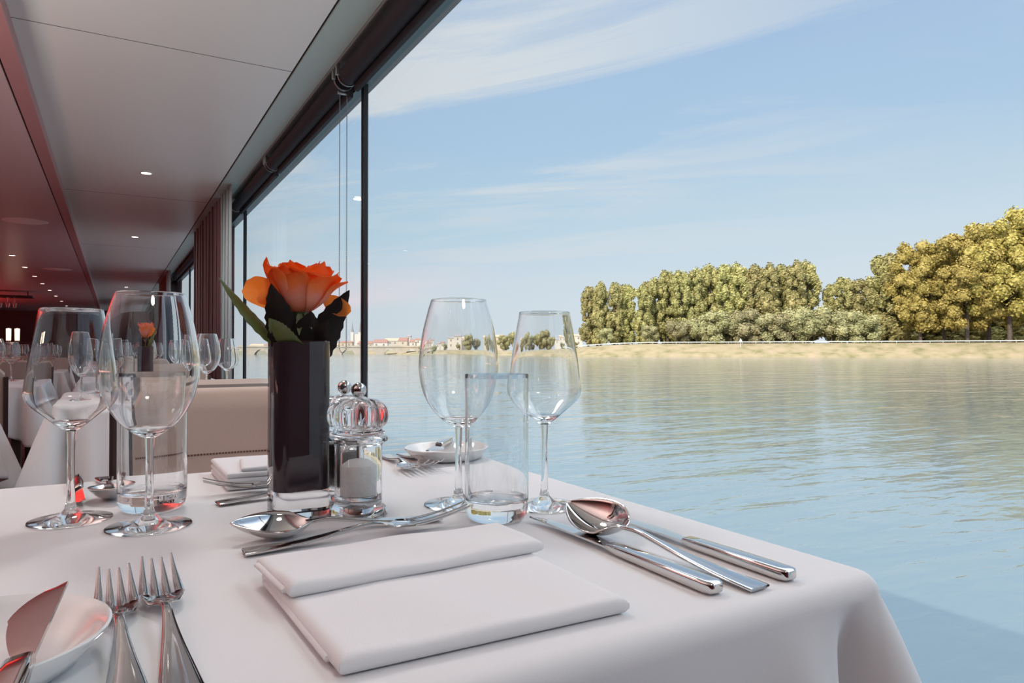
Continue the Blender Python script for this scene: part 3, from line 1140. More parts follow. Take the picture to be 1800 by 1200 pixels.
# ---------------------------------------------------------------- salt and pepper mills
def mill(name, label, loc, fill, fill_name, rz):
    t = thing(name, label, 'mill', loc, rz)
    def lob(a, z):
        if 0.0905 < z < 0.119:
            return 1.0 + 0.10 * cos(7 * a)
        return 1.0
    bm = bmesh.new()
    # body with foot ring: outer, then the cavity
    out = [(0, 0.0), (0.0280, 0.0), (0.0295, 0.0015), (0.0290, 0.0065), (0.0262, 0.0095), (0.0240, 0.0125), (0.0238, 0.018), (0.0238, 0.070), (0.0250, 0.0735), (0.0292, 0.0755), (0.0300, 0.0775), (0.0292, 0.0795), (0.024, 0.0800),
           (0.0190, 0.0800), (0.0190, 0.022), (0.0175, 0.0205), (0, 0.0200)]
    lathe(bm, out, 56)
    obj('body', bm, M['acrylic'], t)
    bm = bmesh.new()
    hd = [(0, 0.0812), (0.0200, 0.0812), (0.0260, 0.0825), (0.0265, 0.0850), (0.0240, 0.0880), (0.0250, 0.0905), (0.0275, 0.0945), (0.0288, 0.1000), (0.0285, 0.1060), (0.0262, 0.1120), (0.0205, 0.1165), (0.012, 0.1188), (0.0060, 0.1195), (0, 0.1197)]
    lathe(bm, smooth_curve(hd, 2), 84, rfun=lob)
    obj('head', bm, M['acrylic'], t)
    bm = bmesh.new()
    bmesh.ops.create_uvsphere(bm, u_segments=24, v_segments=16, radius=0.0078, matrix=Matrix.Translation((0, 0, 0.1275)))
    obj('knob', bm, M['steel'], t)
    bm = bmesh.new()
    lathe(bm, [(0, 0.055), (0.0022, 0.055), (0.0022, 0.0805), (0, 0.0805)], 12)
    lathe(bm, [(0, 0.0008), (0.011, 0.0008), (0.011, 0.006), (0.005, 0.010), (0, 0.010)], 20)
    obj('spindle', bm, M['steel'], t)
    bm = bmesh.new()
    lathe(bm, [(0, 0.0206), (0.0170, 0.0208), (0.0184, 0.0225), (0.0184, 0.052 if fill_name == 'salt_fill' else 0.066), (0.010, 0.058 if fill_name == 'salt_fill' else 0.069), (0, 0.060 if fill_name == 'salt_fill' else 0.070)], 32)
    obj(fill_name, bm, fill, t)
    return t


mill('salt_mill', 'clear acrylic salt mill with a chrome knob, right beside the vase', P2(630, 905), M['salt'], 'salt_fill', 0.2)
pm = tp(630, 905)
mill('pepper_mill', 'clear acrylic pepper mill with dark peppercorns, behind the salt mill', (pm.x + 0.004, pm.y + 0.0635, T0), M['pepper'], 'pepper_fill', 0.6)


# ---------------------------------------------------------------- vase with a rose
def rsq(hw, r, z, n=6):
    out = []
    for q, (sx, sy) in enumerate(((1, 1), (-1, 1), (-1, -1), (1, -1))):
        for k in range(n + 1):
            a = R(90 * q + 90 * k / n)
            out.append((sx * (hw - r) + r * cos(a), sy * (hw - r) + r * sin(a), z))
    return out


VH = 0.1785
vase = thing('vase', 'tall square dark purple vase with a thick clear base, on the nearest table', 'vase', (0.1665, 0.7335, T0))
bm = bmesh.new()
h = 0.0282
loft(bm, [rsq(h - 0.002, 0.013, 0.0), rsq(h, 0.015, 0.002), rsq(h, 0.015, VH - 0.001), rsq(h - 0.001, 0.014, VH), rsq(h - 0.0045, 0.0105, VH), rsq(h - 0.0050, 0.010, VH - 0.002), rsq(h - 0.0050, 0.010, 0.032), rsq(h - 0.007, 0.008, 0.0295)])
obj('glass_wall', bm, M['glass'], vase)
bm = bmesh.new()
loft(bm, [rsq(h - 0.0042, 0.0108, 0.0275), rsq(h - 0.0016, 0.0134, 0.0275), rsq(h - 0.0016, 0.0134, VH - 0.0016), rsq(h - 0.0040, 0.0110, VH - 0.0016), rsq(h - 0.0040, 0.0110, 0.0277)], cap=False)
bm2 = rsq(h - 0.0018, 0.0132, 0.0273)
vs_ = [bm.verts.new(p) for p in bm2]
bm.faces.new(vs_)
obj('dark_lining', bm, M['vase_dark'], vase)


def petal_mat():
    m = mat('rose_petal', (0.86, 0.20, 0.035), 0.55)
    t = m.node_tree
    b = t.nodes['Principled BSDF']
    co = N(t, 'ShaderNodeTexCoord')
    sp_ = N(t, 'ShaderNodeSeparateXYZ')
    L(t, co.outputs['UV'], sp_.inputs[0])
    nn = N(t, 'ShaderNodeTexNoise')
    nn.inputs['Scale'].default_value = 90
    L(t, co.outputs['Object'], nn.inputs['Vector'])
    f = math_n(t, 'ADD', sp_.outputs[1], math_n(t, 'MULTIPLY', math_n(t, 'SUBTRACT', nn.outputs[0], 0.5), 0.25))
    o = ramp(t, f, [(0.1, (0.95, 0.45, 0.25)), (0.42, (1.0, 0.62, 0.48)), (0.70, (1.0, 0.42, 0.12)), (0.95, (0.95, 0.24, 0.03))])
    L(t, o, b.inputs['Base Color'])
    b.inputs['Subsurface Weight'].default_value = 0.0
    tr = N(t, 'ShaderNodeBsdfTranslucent')
    L(t, o, tr.inputs[0])
    mx = N(t, 'ShaderNodeMixShader')
    mx.inputs[0].default_value = 0.62
    L(t, b.outputs[0], mx.inputs[1])
    L(t, tr.outputs[0], mx.inputs[2])
    L(t, mx.outputs[0], t.nodes['Material Output'].inputs[0])
    return m


M['petal'] = petal_mat()


def leafy_mat(name, c1, c2):
    m = mat(name, c1, 0.35, noise=(c2, 60, 3), coat=0.1)
    t = m.node_tree
    b = t.nodes['Principled BSDF']
    tr = N(t, 'ShaderNodeBsdfTranslucent')
    tr.inputs[0].default_value = (c2[0], c2[1] * 1.3, c2[2], 1)
    mx = N(t, 'ShaderNodeMixShader')
    mx.inputs[0].default_value = 0.2
    L(t, b.outputs[0], mx.inputs[1])
    L(t, tr.outputs[0], mx.inputs[2])
    L(t, mx.outputs[0], t.nodes['Material Output'].inputs[0])
    return m


M['rose_leaf'] = mat('rose_leaf_dark', (0.012, 0.008, 0.006), 0.6, spec=0.15, noise=((0.02, 0.010, 0.008), 60, 3))
M['rose_leaf_green'] = leafy_mat('rose_leaf_green', (0.09, 0.12, 0.035), (0.16, 0.18, 0.06))


def petal(bm, uvl, az, rm, Hz, A0, r0=0.006, flare=0.0, point=0.15, pw=0.8, rip=0.0012, droop=0.0):
    """cupped petal on a bulging bud profile; A0 = half angle it wraps, flare = rim rolled outwards"""
    U, V = 14, 14
    g = []
    for j in range(V + 1):
        v = j / V
        row = []
        base_r = r0 + (rm - r0) * sin(v * PI / 2) ** pw
        fl = flare * max(0.0, (v - 0.6) / 0.4) ** 2
        A = A0 * (0.50 + 0.50 * sin(PI * min(1.0, 0.10 + 0.62 * v)))
        if v > 0.78:
            A *= math.sqrt(max(0.0, 1 - ((v - 0.78) / 0.235) ** 2))
        for i in range(U + 1):
            u = -1 + 2 * i / U
            rr = base_r + fl * (1 - 0.3 * abs(u)) + 0.0022 * v * u * u + rip * sin(u * 6 + az * 5) * v
            z = Hz * (v ** 1.05) - droop * max(0.0, (v - 0.6) / 0.4) ** 2 + point * Hz * (max(0, 1 - abs(u) * 1.6)) * v ** 5
            row.append(bm.verts.new((rr * cos(az + A * u), rr * sin(az + A * u), z)))
        g.append(row)
    for j in range(V):
        for i in range(U):
            f = bm.faces.new((g[j][i], g[j][i + 1], g[j + 1][i + 1], g[j + 1][i]))
            for lp, (uu, vv) in zip(f.loops, ((i, j), (i + 1, j), (i + 1, j + 1), (i, j + 1))):
                lp[uvl].uv = (uu / U, vv / V)


def leaf(bm, base, tip, width, side, sag=0.0, serr=True, n=18, fold=0.25, lobe=False):
    base, tip, side = Vector(base), Vector(tip), Vector(side).normalized()
    ax = tip - base
    up_ = ax.cross(side).normalized()
    g = []
    for k in range(n + 1):
        t = k / n
        w = width * (sin(PI * t ** 0.75)) ** 0.8 if 0 < t < 1 else 0.0004
        if lobe:
            w = max(0.001, width * (1 - abs(2 * t - 1.15) ** 2.6 / 1.6) if t > 0.1 else width * (0.25 + 4 * t)) * (1 if t < 0.93 else 0.75)
        if serr and 0 < k < n:
            w *= 1.0 + (0.07 if k % 2 else -0.05)
        c = base + ax * t + up_ * (sag * sin(PI * t))
        g.append([bm.verts.new(c - side * w + up_ * w * fold), bm.verts.new(c - side * w * 0.5 + up_ * w * fold * 0.4), bm.verts.new(c), bm.verts.new(c + side * w * 0.5 + up_ * w * fold * 0.4), bm.verts.new(c + side * w + up_ * w * fold)])
    for a, b in zip(g, g[1:]):
        for i in range(4):
            bm.faces.new((a[i], a[i + 1], b[i + 1], b[i]))


rose = thing('rose', 'orange and pink rose in bloom with dark leaves, standing in the tall square vase', 'flower', (0.1665, 0.7335, T0))
# everything in rose-local coordinates, viewer is towards (-0.2,-1)
RC = Vector((0.000, -0.004))


def add_petal(par, loc, rot, **k):
    bm = bmesh.new()
    uvl = bm.loops.layers.uv.new('UVMap')
    petal(bm, uvl, **k)
    o = obj('petal', bm, M['petal'], par)
    o.location = loc
    o.rotation_euler = rot
    md = o.modifiers.new('thick', 'SOLIDIFY')
    md.thickness = 0.0005
    return o


rr_ = random.Random(5)
BZ = 0.207
for i in range(3):
    add_petal(rose, (RC.x, RC.y, BZ), (0, 0, 0), az=0.4 + i * 2.1, rm=0.0085, Hz=0.047, A0=1.25, r0=0.003, flare=0.001, point=0.05)
for i in range(4):
    add_petal(rose, (RC.x, RC.y, BZ), (0, 0, 0), az=0.9 + i * 1.57, rm=0.0185, Hz=0.0475 + rr_.uniform(-.002, .003), A0=0.95, r0=0.004, flare=0.003, point=0.06)
for i in range(5):
    add_petal(rose, (RC.x, RC.y, BZ), (0, 0, 0), az=0.2 + i * 1.26, rm=0.0285, Hz=0.044 + rr_.uniform(-.003, .003), A0=0.80, r0=0.005, flare=0.005, point=0.10)
# outer petals: azimuth, radius, height, half angle, rim roll, point
for (az, rm, Hz, A0, fl, pt, dr) in ((R(262), 0.0290, 0.039, 1.05, 0.002, 0.05, 0.0), (R(318), 0.0330, 0.037, 0.85, 0.010, 0.14, 0.001), (R(190), 0.0320, 0.046, 0.75, 0.004, 0.20, 0.0),
                                     (R(60), 0.0330, 0.044, 0.80, 0.007, 0.20, 0.0), (R(125), 0.0310, 0.046, 0.80, 0.005, 0.10, 0.0), (R(348), 0.0350, 0.034, 0.66, 0.014, 0.05, 0.001), (R(228), 0.0305, 0.042, 0.8, 0.002, 0.15, 0.0)):
    add_petal(rose, (RC.x, RC.y, BZ), (0, 0, 0), az=az, rm=rm, Hz=Hz, A0=A0, flare=fl, point=pt, droop=dr)
# two loose petals hanging out of the bloom
for (a, b, w_, sd) in (((-0.006, -0.004, 0.212), (-0.056, -0.014, 0.231), 0.0150, (0.35, -0.45, 1)), ((-0.010, -0.010, 0.216), (-0.045, -0.026, 0.222), 0.0110, (0.15, -0.55, 1)),
                       ((0.026, 0.002, 0.226), (0.050, -0.008, 0.207), 0.0095, (0.8, -0.3, 0.8))):
    bm = bmesh.new()
    leaf(bm, a, b, w_, sd, sag=0.004, serr=False, fold=0.35, lobe=True)
    uvl = bm.loops.layers.uv.new('UVMap')
    for f in bm.faces:
        for lp in f.loops:
            lp[uvl].uv = (0.5, 0.84 + 10 * abs(lp.vert.co.z - 0.222))
    o = obj('petal', bm, M['petal'], rose)
    md = o.modifiers.new('sub', 'SUBSURF')
    md.levels = 1
    md.render_levels = 1
bm = bmesh.new()
tube(bm, [(-0.008, 0.006, 0.0320), (-0.002, 0.002, 0.10), (0.002, -0.002, 0.17), (RC.x, RC.y, 0.205)], [0.0026, 0.0025, 0.0025, 0.003])
lathe(bm, [(0, 0.196), (0.004, 0.197), (0.0075, 0.202), (0.0085, 0.208), (0.006, 0.212), (0, 0.213)], 16, RC.x, RC.y)
obj('stem', bm, M['stem'], rose)
for az, dr in ((R(255), -0.024), (R(300), -0.018), (R(200), -0.012), (R(60), -0.01)):
    bm = bmesh.new()
    b0 = Vector((RC.x + 0.007 * cos(az), RC.y + 0.007 * sin(az), 0.208))
    leaf(bm, b0, b0 + Vector((0.010 * cos(az), 0.010 * sin(az), dr)), 0.0035, (-sin(az), cos(az), 0), serr=False, n=8)
    obj('sepal', bm, M['rose_leaf_green'], rose)
RV = (cos(R(12)), -sin(R(12)) * 0 - 0.1, 0)
LV = [((-0.006, -0.014, 0.150), (-0.033, -0.026, 0.234), 0.0165, 'rose_leaf', (1, -0.1, 0.1)),
      ((0.002, -0.012, 0.150), (0.006, -0.026, 0.208), 0.020, 'rose_leaf', (1, 0.1, 0.1)),
      ((0.010, -0.006, 0.145), (0.049, -0.014, 0.232), 0.0175, 'rose_leaf', (0.85, 0.2, -0.4)),
      ((0.014, -0.008, 0.150), (0.024, -0.024, 0.200), 0.013, 'rose_leaf', (1, 0.1, -0.2)),
      ((-0.010, 0.000, 0.165), (-0.078, -0.004, 0.240), 0.0075, 'rose_leaf_green', (0.55, 0.5, 0.6)),
      ((-0.010, -0.010, 0.168), (-0.034, -0.022, 0.200), 0.0095, 'rose_leaf_green', (0.6, -0.2, 0.5)),
      ((-0.030, -0.018, 0.196), (0.000, -0.026, 0.172), 0.011, 'rose_leaf_green', (0.2, -0.6, 0.8))]
for (a, b, w_, mm, sd) in LV:
    bm = bmesh.new()
    leaf(bm, a, b, w_, sd, sag=0.004)
    obj('leaf', bm, M[mm], rose)


# ---------------------------------------------------------------- chairs (local: sitter faces -Y, origin under the seat centre)
def make_chair(label, m):
    t = thing('dining_chair', label, 'chair')
    hw = 0.185
    bm = bmesh.new()
    secs = []
    # upholstered backrest, slightly curved and leaning back
    for k in range(17):
        u = k / 16
        x = -hw + 2 * hw * u
        e = min(u, 1 - u)
        cv = -0.022 * (2 * u - 1) ** 2
        zt = 0.845 - (0.028 * max(0, 1 - e / 0.08) ** 2)
        pts = []
        for (zz_, yy) in ((0.44, 0.0), (0.60, 0.018), (0.72, 0.032), (0.80, 0.044), (zt - 0.012, 0.050)):
            pts.append((x, 0.175 + yy + cv, zz_))
        pts.append((x, 0.175 + 0.064 + cv, zt))
        for (zz_, yy) in ((zt - 0.012, 0.082), (0.72, 0.068), (0.60, 0.054), (0.44, 0.040)):
            pts.append((x, 0.175 + yy + cv, zz_))
        secs.append(pts)
    loft(bm, secs)
    br = obj('backrest', bm, m, t)
    bm = bmesh.new()
    for k in range(64):
        u = (k + 0.5) / 64
        x = -hw + 0.008 + (2 * hw - 0.016) * u
        cv = -0.022 * (2 * u - 1) ** 2
        box(bm, x - 0.0018, x + 0.0018, 0.2055 + cv, 0.2075 + cv, 0.7185, 0.7215)
    obj('stitching', bm, M['stitch'], br, smooth=False)
    bm = bmesh.new()
    box(bm, -hw, hw, -0.21, 0.20, 0.40, 0.475, 0.02, 4)
    obj('seat', bm, m, t)
    for sx in (-1, 1):
        bm = bmesh.new()
        loft(bm, [[(sx * (hw + 0.004) + dx, y + dy, z) for dx, dy in ((-.009, -.022), (.009, -.022), (.009, .022), (-.009, .022))] for (y, z) in ((0.235, 0.0), (0.20, 0.42), (0.225, 0.80))])
        obj('rear_leg', bm, M['wood'], t, smooth=False)
        bm = bmesh.new()
        box(bm, sx * (hw - 0.02) - 0.016, sx * (hw - 0.02) + 0.016, -0.20, -0.168, 0.0, 0.40, 0.002)
        obj('front_leg', bm, M['wood'], t, smooth=False)
    return t


ch = make_chair('beige leather dining chair facing the viewer across the nearest table', M['leather'])
ch.location = (0.198, 1.235, 0)
ch2 = make_chair('greige leather dining chair back to back behind the beige chair', M['leather_grey'])
ch2.location = (0.19, 2.115, 0)
ch2.rotation_euler = (0, 0, PI)
spots = [((0.19, 3.25, 0), 0.0, 'greige dining chair on the far side of the second window table'), ((0.19, 4.08, 0), PI, 'greige dining chair on the near side of the third window table'),
         ((0.19, 5.28, 0), 0, 'greige dining chair on the far side of the third window table'), ((0.19, 6.12, 0), PI, 'greige dining chair on the near side of the fourth window table'),
         ((-0.62, 3.95, 0), PI + 0.1, 'greige dining chair on the near side of the second table across the aisle'), ((-0.95, 5.0, 0), 0.0, 'greige dining chair behind the second table across the aisle'),
         ((-0.70, 2.95, 0), 0.1, 'greige dining chair behind the nearest table across the aisle'), ((-0.55, 7.3, 0), 0.0, 'greige dining chair behind the third table across the aisle'),
         ((-0.60, 6.05, 0), PI, 'greige dining chair in front of the third table across the aisle'), ((-0.85, 8.65, 0), PI, 'greige dining chair in front of the fourth table across the aisle'),
         ((-2.0, 6.6, 0), PI, 'greige dining chair at the outer table across the saloon'), ((-2.4, 9.9, 0), PI, 'greige dining chair at the farthest table across the saloon')]
for (lc, rz, lb) in spots:
    dup(ch2, lc, rz, label=lb)

# tableware on the other tables
g_i = 0
for ri, (x0, x1, y0, y1, wh) in enumerate(rows):
    rnd = random.Random(50 + ri)
    ps = []
    if ri == 0:
        ps = [(tp(364, 700).x, 2.78, 'b'), (tp(400, 700).x, 2.86, 's')]
        v1 = ray(364, 614)
        v2 = ray(400, 614)
        ps = [(v1.x / v1.y * 2.62, 2.62, 'b'), (v2.x / v2.y * 2.74, 2.74, 's'), (v1.x / v1.y * 2.86 - 0.02, 2.90, 's'),
              (-0.08, 2.50, 'b'), (-0.03, 2.80, 's'), (0.02, 2.62, 't')]
    else:
        n = 3 if x1 - x0 < 0.75 else 4
        for k in range(n):
            xx = x0 + 0.09 + (x1 - x0 - 0.18) * (k + 0.5) / n
            ps.append((xx, y0 + 0.20 + rnd.uniform(-.03, .03), 'b'))
            ps.append((xx + 0.03, y1 - 0.20 + rnd.uniform(-.03, .03), 's'))
    for kd in 'bst':
        sel = sorted([q for q in ps if q[2] == kd], key=lambda q: q[0] / q[1])
        for k, (xx, yy, _) in enumerate(sel):
            src = {'b': gbig, 's': gsml, 't': tum}[kd]
            nm = {'b': 'large empty wine glass', 's': 'smaller empty wine glass', 't': 'water tumbler'}[kd]
            od = '' if len(sel) == 1 else '%s from the left' % ORD[k]
            dup(src, (xx, yy, T0), label='%s %s on the %s' % (nm, od, wh) if od else '%s on the %s' % (nm, wh), group='%s set on the %s' % (nm, wh))

# vase, rose and mills on the second window table
vp = ray(254, 614)
vx, vy = vp.x / vp.y * 2.66, 2.66
dup(vase, (vx, vy, T0), label='dark square vase on the second window table, seen through the large left wine glass')
r2 = dup(rose, (vx, vy, T0), label='orange rose in the vase on the second window table')
r2.rotation_euler = (0, 0, 2.2)
r2.scale = (0.8, 0.8, 1.0)

# bar at the far end with two small lanterns and a rack of hanging glasses
bm = bmesh.new()
box(bm, -4.2, -1.35, 17.7, 18.5, 0, 1.08, 0.01)
tag(obj('bar_counter', bm, M['wood'], smooth=False), 'dark bar counter at the far end of the saloon', 'counter')
for i, x in enumerate((-1.93, -1.78)):
    t = thing('lantern', ['small glowing lantern on the far bar counter, left of the pair', 'small glowing lantern on the far bar counter, right of the pair'][i], 'lantern', (x, 18.0, 1.08))
    bm = bmesh.new()
    lathe(bm, [(0, 0), (0.050, 0), (0.050, 0.02), (0.03, 0.03), (0, 0.03)], 20)
    obj('base', bm, M['wood'], t)
    bm = bmesh.new()
    lathe(bm, [(0, 0.03), (0.042, 0.03), (0.046, 0.28), (0, 0.29)], 24)
    obj('lamp_shade', bm, M['shade'], t)
bm = bmesh.new()
box(bm, -2.6, -1.5, 17.8, 18.2, 2.02, 2.06, 0.004)
for x in (-2.5, -1.6):
    box(bm, x - 0.01, x + 0.01, 17.99, 18.01, 2.06, ZL)
tag(obj('glass_rack', bm, M['frame'], smooth=False), 'dark rack hanging from the ceiling over the far bar', 'rack')
for i, x in enumerate((-2.35, -2.2, -2.08, -1.95, -1.83)):
    o = dup(gsml, (x, 18.0, 2.018), label='%s wine glass from the left hanging upside down over the far bar' % ORD[i], group='glasses hanging over the far bar')
    o.rotation_euler = (PI, 0, 0)


# ---------------------------------------------------------------- river, banks
ZW = CZ - 3.0


def water_mat():
    m = bpy.data.materials.new('river_water')
    m.use_nodes = True
    t = m.node_tree
    b = t.nodes['Principled BSDF']
    b.inputs['Roughness'].default_value = 0.06
    b.inputs['IOR'].default_value = 1.95
    co = N(t, 'ShaderNodeTexCoord')
    hs = []
    for (sc, rot, sx, sy, wt) in ((1.0, 20, 0.30, 1.0, 0.45), (0.28, 32, 0.5, 1.2, 1.0), (3.5, 10, 0.4, 1.0, 0.12)):
        mp_ = N(t, 'ShaderNodeMapping')
        mp_.inputs['Rotation'].default_value = (0, 0, R(rot))
        mp_.inputs['Scale'].default_value = (sx * sc, sy * sc, 1)
        L(t, co.outputs['Object'], mp_.inputs[0])
        nn = N(t, 'ShaderNodeTexNoise')
        nn.inputs['Scale'].default_value = 1.0
        nn.inputs['Detail'].default_value = 3
        nn.inputs['Distortion'].default_value = 0.6
        L(t, mp_.outputs[0], nn.inputs['Vector'])
        hs.append(math_n(t, 'MULTIPLY', nn.outputs[0], wt))
    hsum = math_n(t, 'ADD', math_n(t, 'ADD', hs[0], hs[1]), hs[2])
    bp = N(t, 'ShaderNodeBump')
    bp.inputs['Strength'].default_value = 1.0
    bp.inputs['Distance'].default_value = 0.11
    L(t, hsum, bp.inputs['Height'])
    L(t, bp.outputs[0], b.inputs['Normal'])
    nn = N(t, 'ShaderNodeTexNoise')
    nn.inputs['Scale'].default_value = 0.02
    L(t, co.outputs['Object'], nn.inputs['Vector'])
    o = ramp(t, nn.outputs[0], [(0.35, (0.15, 0.21, 0.245)), (0.65, (0.18, 0.235, 0.26))])
    L(t, o, b.inputs['Base Color'])
    return m


bm = bmesh.new()
for q_ in (((-900, 30, 0), (1.12, 30, 0), (1.12, 1800, 0), (-900, 1800, 0)),):
    bm.faces.new([bm.verts.new(p) for p in q_])
v = [bm.verts.new(p) for p in ((1.12, -900, 0), (1500, -900, 0), (1500, 1800, 0), (1.12, 1800, 0))]
bm.faces.new(v)
wat = obj('river', bm, water_mat(), smooth=False)
wat.location = (0, 0, ZW)
tag(wat, 'broad calm river with soft ripples outside the windows', 'river', kind='stuff')

# far bank: polyline of the waterline
bank = [(420, -260), (352, -20), (277, 121), (222, 183), (169, 240), (172, 300), (155, 356), (140, 420), (150, 520)]
bank = [Vector((a, b)) for a, b in bank]
bk = [Vector(p) for p in smooth_curve([tuple(p) for p in bank], 8)]
PROF = [(-3, -1.0, 0), (0, -0.05, 0), (1.5, 0.9, 0), (5, 2.0, 0), (12, 5.0, 0), (16, 5.6, 0), (30, 5.6, 1), (900, 6.0, 1)]


def grass_mat():
    m = mat('bank_grass', (0.42, 0.36, 0.17), 0.95)
    t = m.node_tree
    b = t.nodes['Principled BSDF']
    co = N(t, 'ShaderNodeTexCoord')
    nn = N(t, 'ShaderNodeTexNoise')
    nn.inputs['Scale'].default_value = 0.25
    nn.inputs['Detail'].default_value = 8
    L(t, co.outputs['Object'], nn.inputs['Vector'])
    o = ramp(t, nn.outputs[0], [(0.3, (0.20, 0.18, 0.08)), (0.5, (0.33, 0.27, 0.16)), (0.7, (0.40, 0.31, 0.21))])
    L(t, o, b.inputs['Base Color'])
    return m


bm = bmesh.new()
rowsb = []
for i, p in enumerate(bk):
    d = (bk[min(i + 1, len(bk) - 1)] - bk[max(i - 1, 0)]).normalized()
    n_ = Vector((d.y, -d.x))
    if n_.x < 0:
        n_ = -n_
    t_ = i / (len(bk) - 1)
    hs = 1.0 if t_ < 0.45 else max(0.42, 1.0 - (t_ - 0.45) * 3.0)
    hs *= 1.08 - 0.25 * t_
    rowsb.append([bm.verts.new((p.x + n_.x * o, p.y + n_.y * o * (1 if o < 100 else 0.35) + (0 if o < 100 else 250 * t_), ZW + z * (hs if z > 0 else 1))) for (o, z, k) in PROF])
for a, b in zip(rowsb, rowsb[1:]):
    for i in range(len(PROF) - 1):
        bm.faces.new((a[i], a[i + 1], b[i + 1], b[i]))
tag(obj('river_bank', bm, grass_mat()), 'dry grassy embankment along the far side of the river', 'river bank', kind='stuff')


def bankpt(px, off):
    """point on the bank in the direction of column px, off metres beyond the waterline"""
    best = None
    rr = (px - 900) / F
    for a, b in zip(bk, bk[1:]):
        for k in range(10):
            p = a.lerp(b, k / 10)
            dpt = p.x * sin(YAW) + p.y * cos(YAW)
            lat = p.x * cos(YAW) - p.y * sin(YAW)
            if dpt > 0:
                e = abs(lat / dpt - rr)
                if best is None or e < best[0] - 1e-4:
                    best = (e, dpt)
    d = best[1] + off
    return far(px, d), d


# town side ground, behind the bridge
bm = bmesh.new()
box(bm, -900, 160, 470, 1700, ZW - 1, ZW + 2.4)
tag(obj('town_quay', bm, mat('quay_stone', (0.60, 0.52, 0.42), 0.9, noise=((0.45, 0.42, 0.28), 0.05, 5)), smooth=False), 'low pale quay below the distant town', 'quay')

# road barrier along the top of the bank
bm = bmesh.new()
pts = []
for i, p in enumerate(bk):
    if i / (len(bk) - 1) > 0.56:
        break
    d = (bk[min(i + 1, len(bk) - 1)] - bk[max(i - 1, 0)]).normalized()
    n_ = Vector((d.y, -d.x))
    if n_.x < 0:
        n_ = -n_
    t_ = i / (len(bk) - 1)
    hs = (1.0 if t_ < 0.45 else max(0.42, 1.0 - (t_ - 0.45) * 3.0)) * (1.08 - 0.25 * t_)
    pts.append(Vector((p.x + n_.x * 15, p.y + n_.y * 15, ZW + 5.55 * hs)))
t = thing('guard_rail', 'pale guard rail running along the road on top of the embankment', 'guard rail', (0, 0, 0))
for a, b in zip(pts, pts[1:]):
    d = (b - a).normalized()
    s_ = Vector((d.y, -d.x, 0)) * 0.06
    z0, z1 = Vector((0, 0, 0.45)), Vector((0, 0, 0.85))
    loft(bm, [[a + s_ + z0, a - s_ + z0, a - s_ + z1, a + s_ + z1], [b + s_ + z0, b - s_ + z0, b - s_ + z1, b + s_ + z1]])
obj('rail', bm, mat('rail_pale', (0.62, 0.64, 0.62), 0.5), t, smooth=False)
bm = bmesh.new()
for a, b in zip(pts, pts[1:]):
    L_ = (b - a).length
    for k in range(max(1, int(L_ / 4))):
        c_ = a.lerp(b, k / max(1, int(L_ / 4)))
        box(bm, c_.x - 0.08, c_.x + 0.08, c_.y - 0.08, c_.y + 0.08, c_.z - 0.3, c_.z + 0.9)
o = obj('rail_post', bm, mat('rail_post_grey', (0.5, 0.5, 0.48), 0.6), t, smooth=False)
o['kind'] = 'stuff'
# small navigation sign on the bank
sp0, dd = bankpt(1302, 9)
t = thing('river_sign', 'small white sign on a post at the embankment below the trees', 'sign', (sp0.x, sp0.y, ZW + 3.6))
bm = bmesh.new()
lathe(bm, [(0, -0.6), (0.09, -0.6), (0.09, 2.6), (0, 2.6)], 8)
obj('post', bm, mat('sign_white', (0.75, 0.74, 0.7), 0.6), t)
bm = bmesh.new()
loft(bm, [[(-0.8, -0.04, 2.4), (0.8, -0.04, 2.4), (0, -0.04, 4.0)], [(-0.8, 0.04, 2.4), (0.8, 0.04, 2.4), (0, 0.04, 4.0)]])
o = obj('sign_board', bm, bpy.data.materials['sign_white'], t, smooth=False)
o.rotation_euler = (0, 0, -YAW - 0.1)


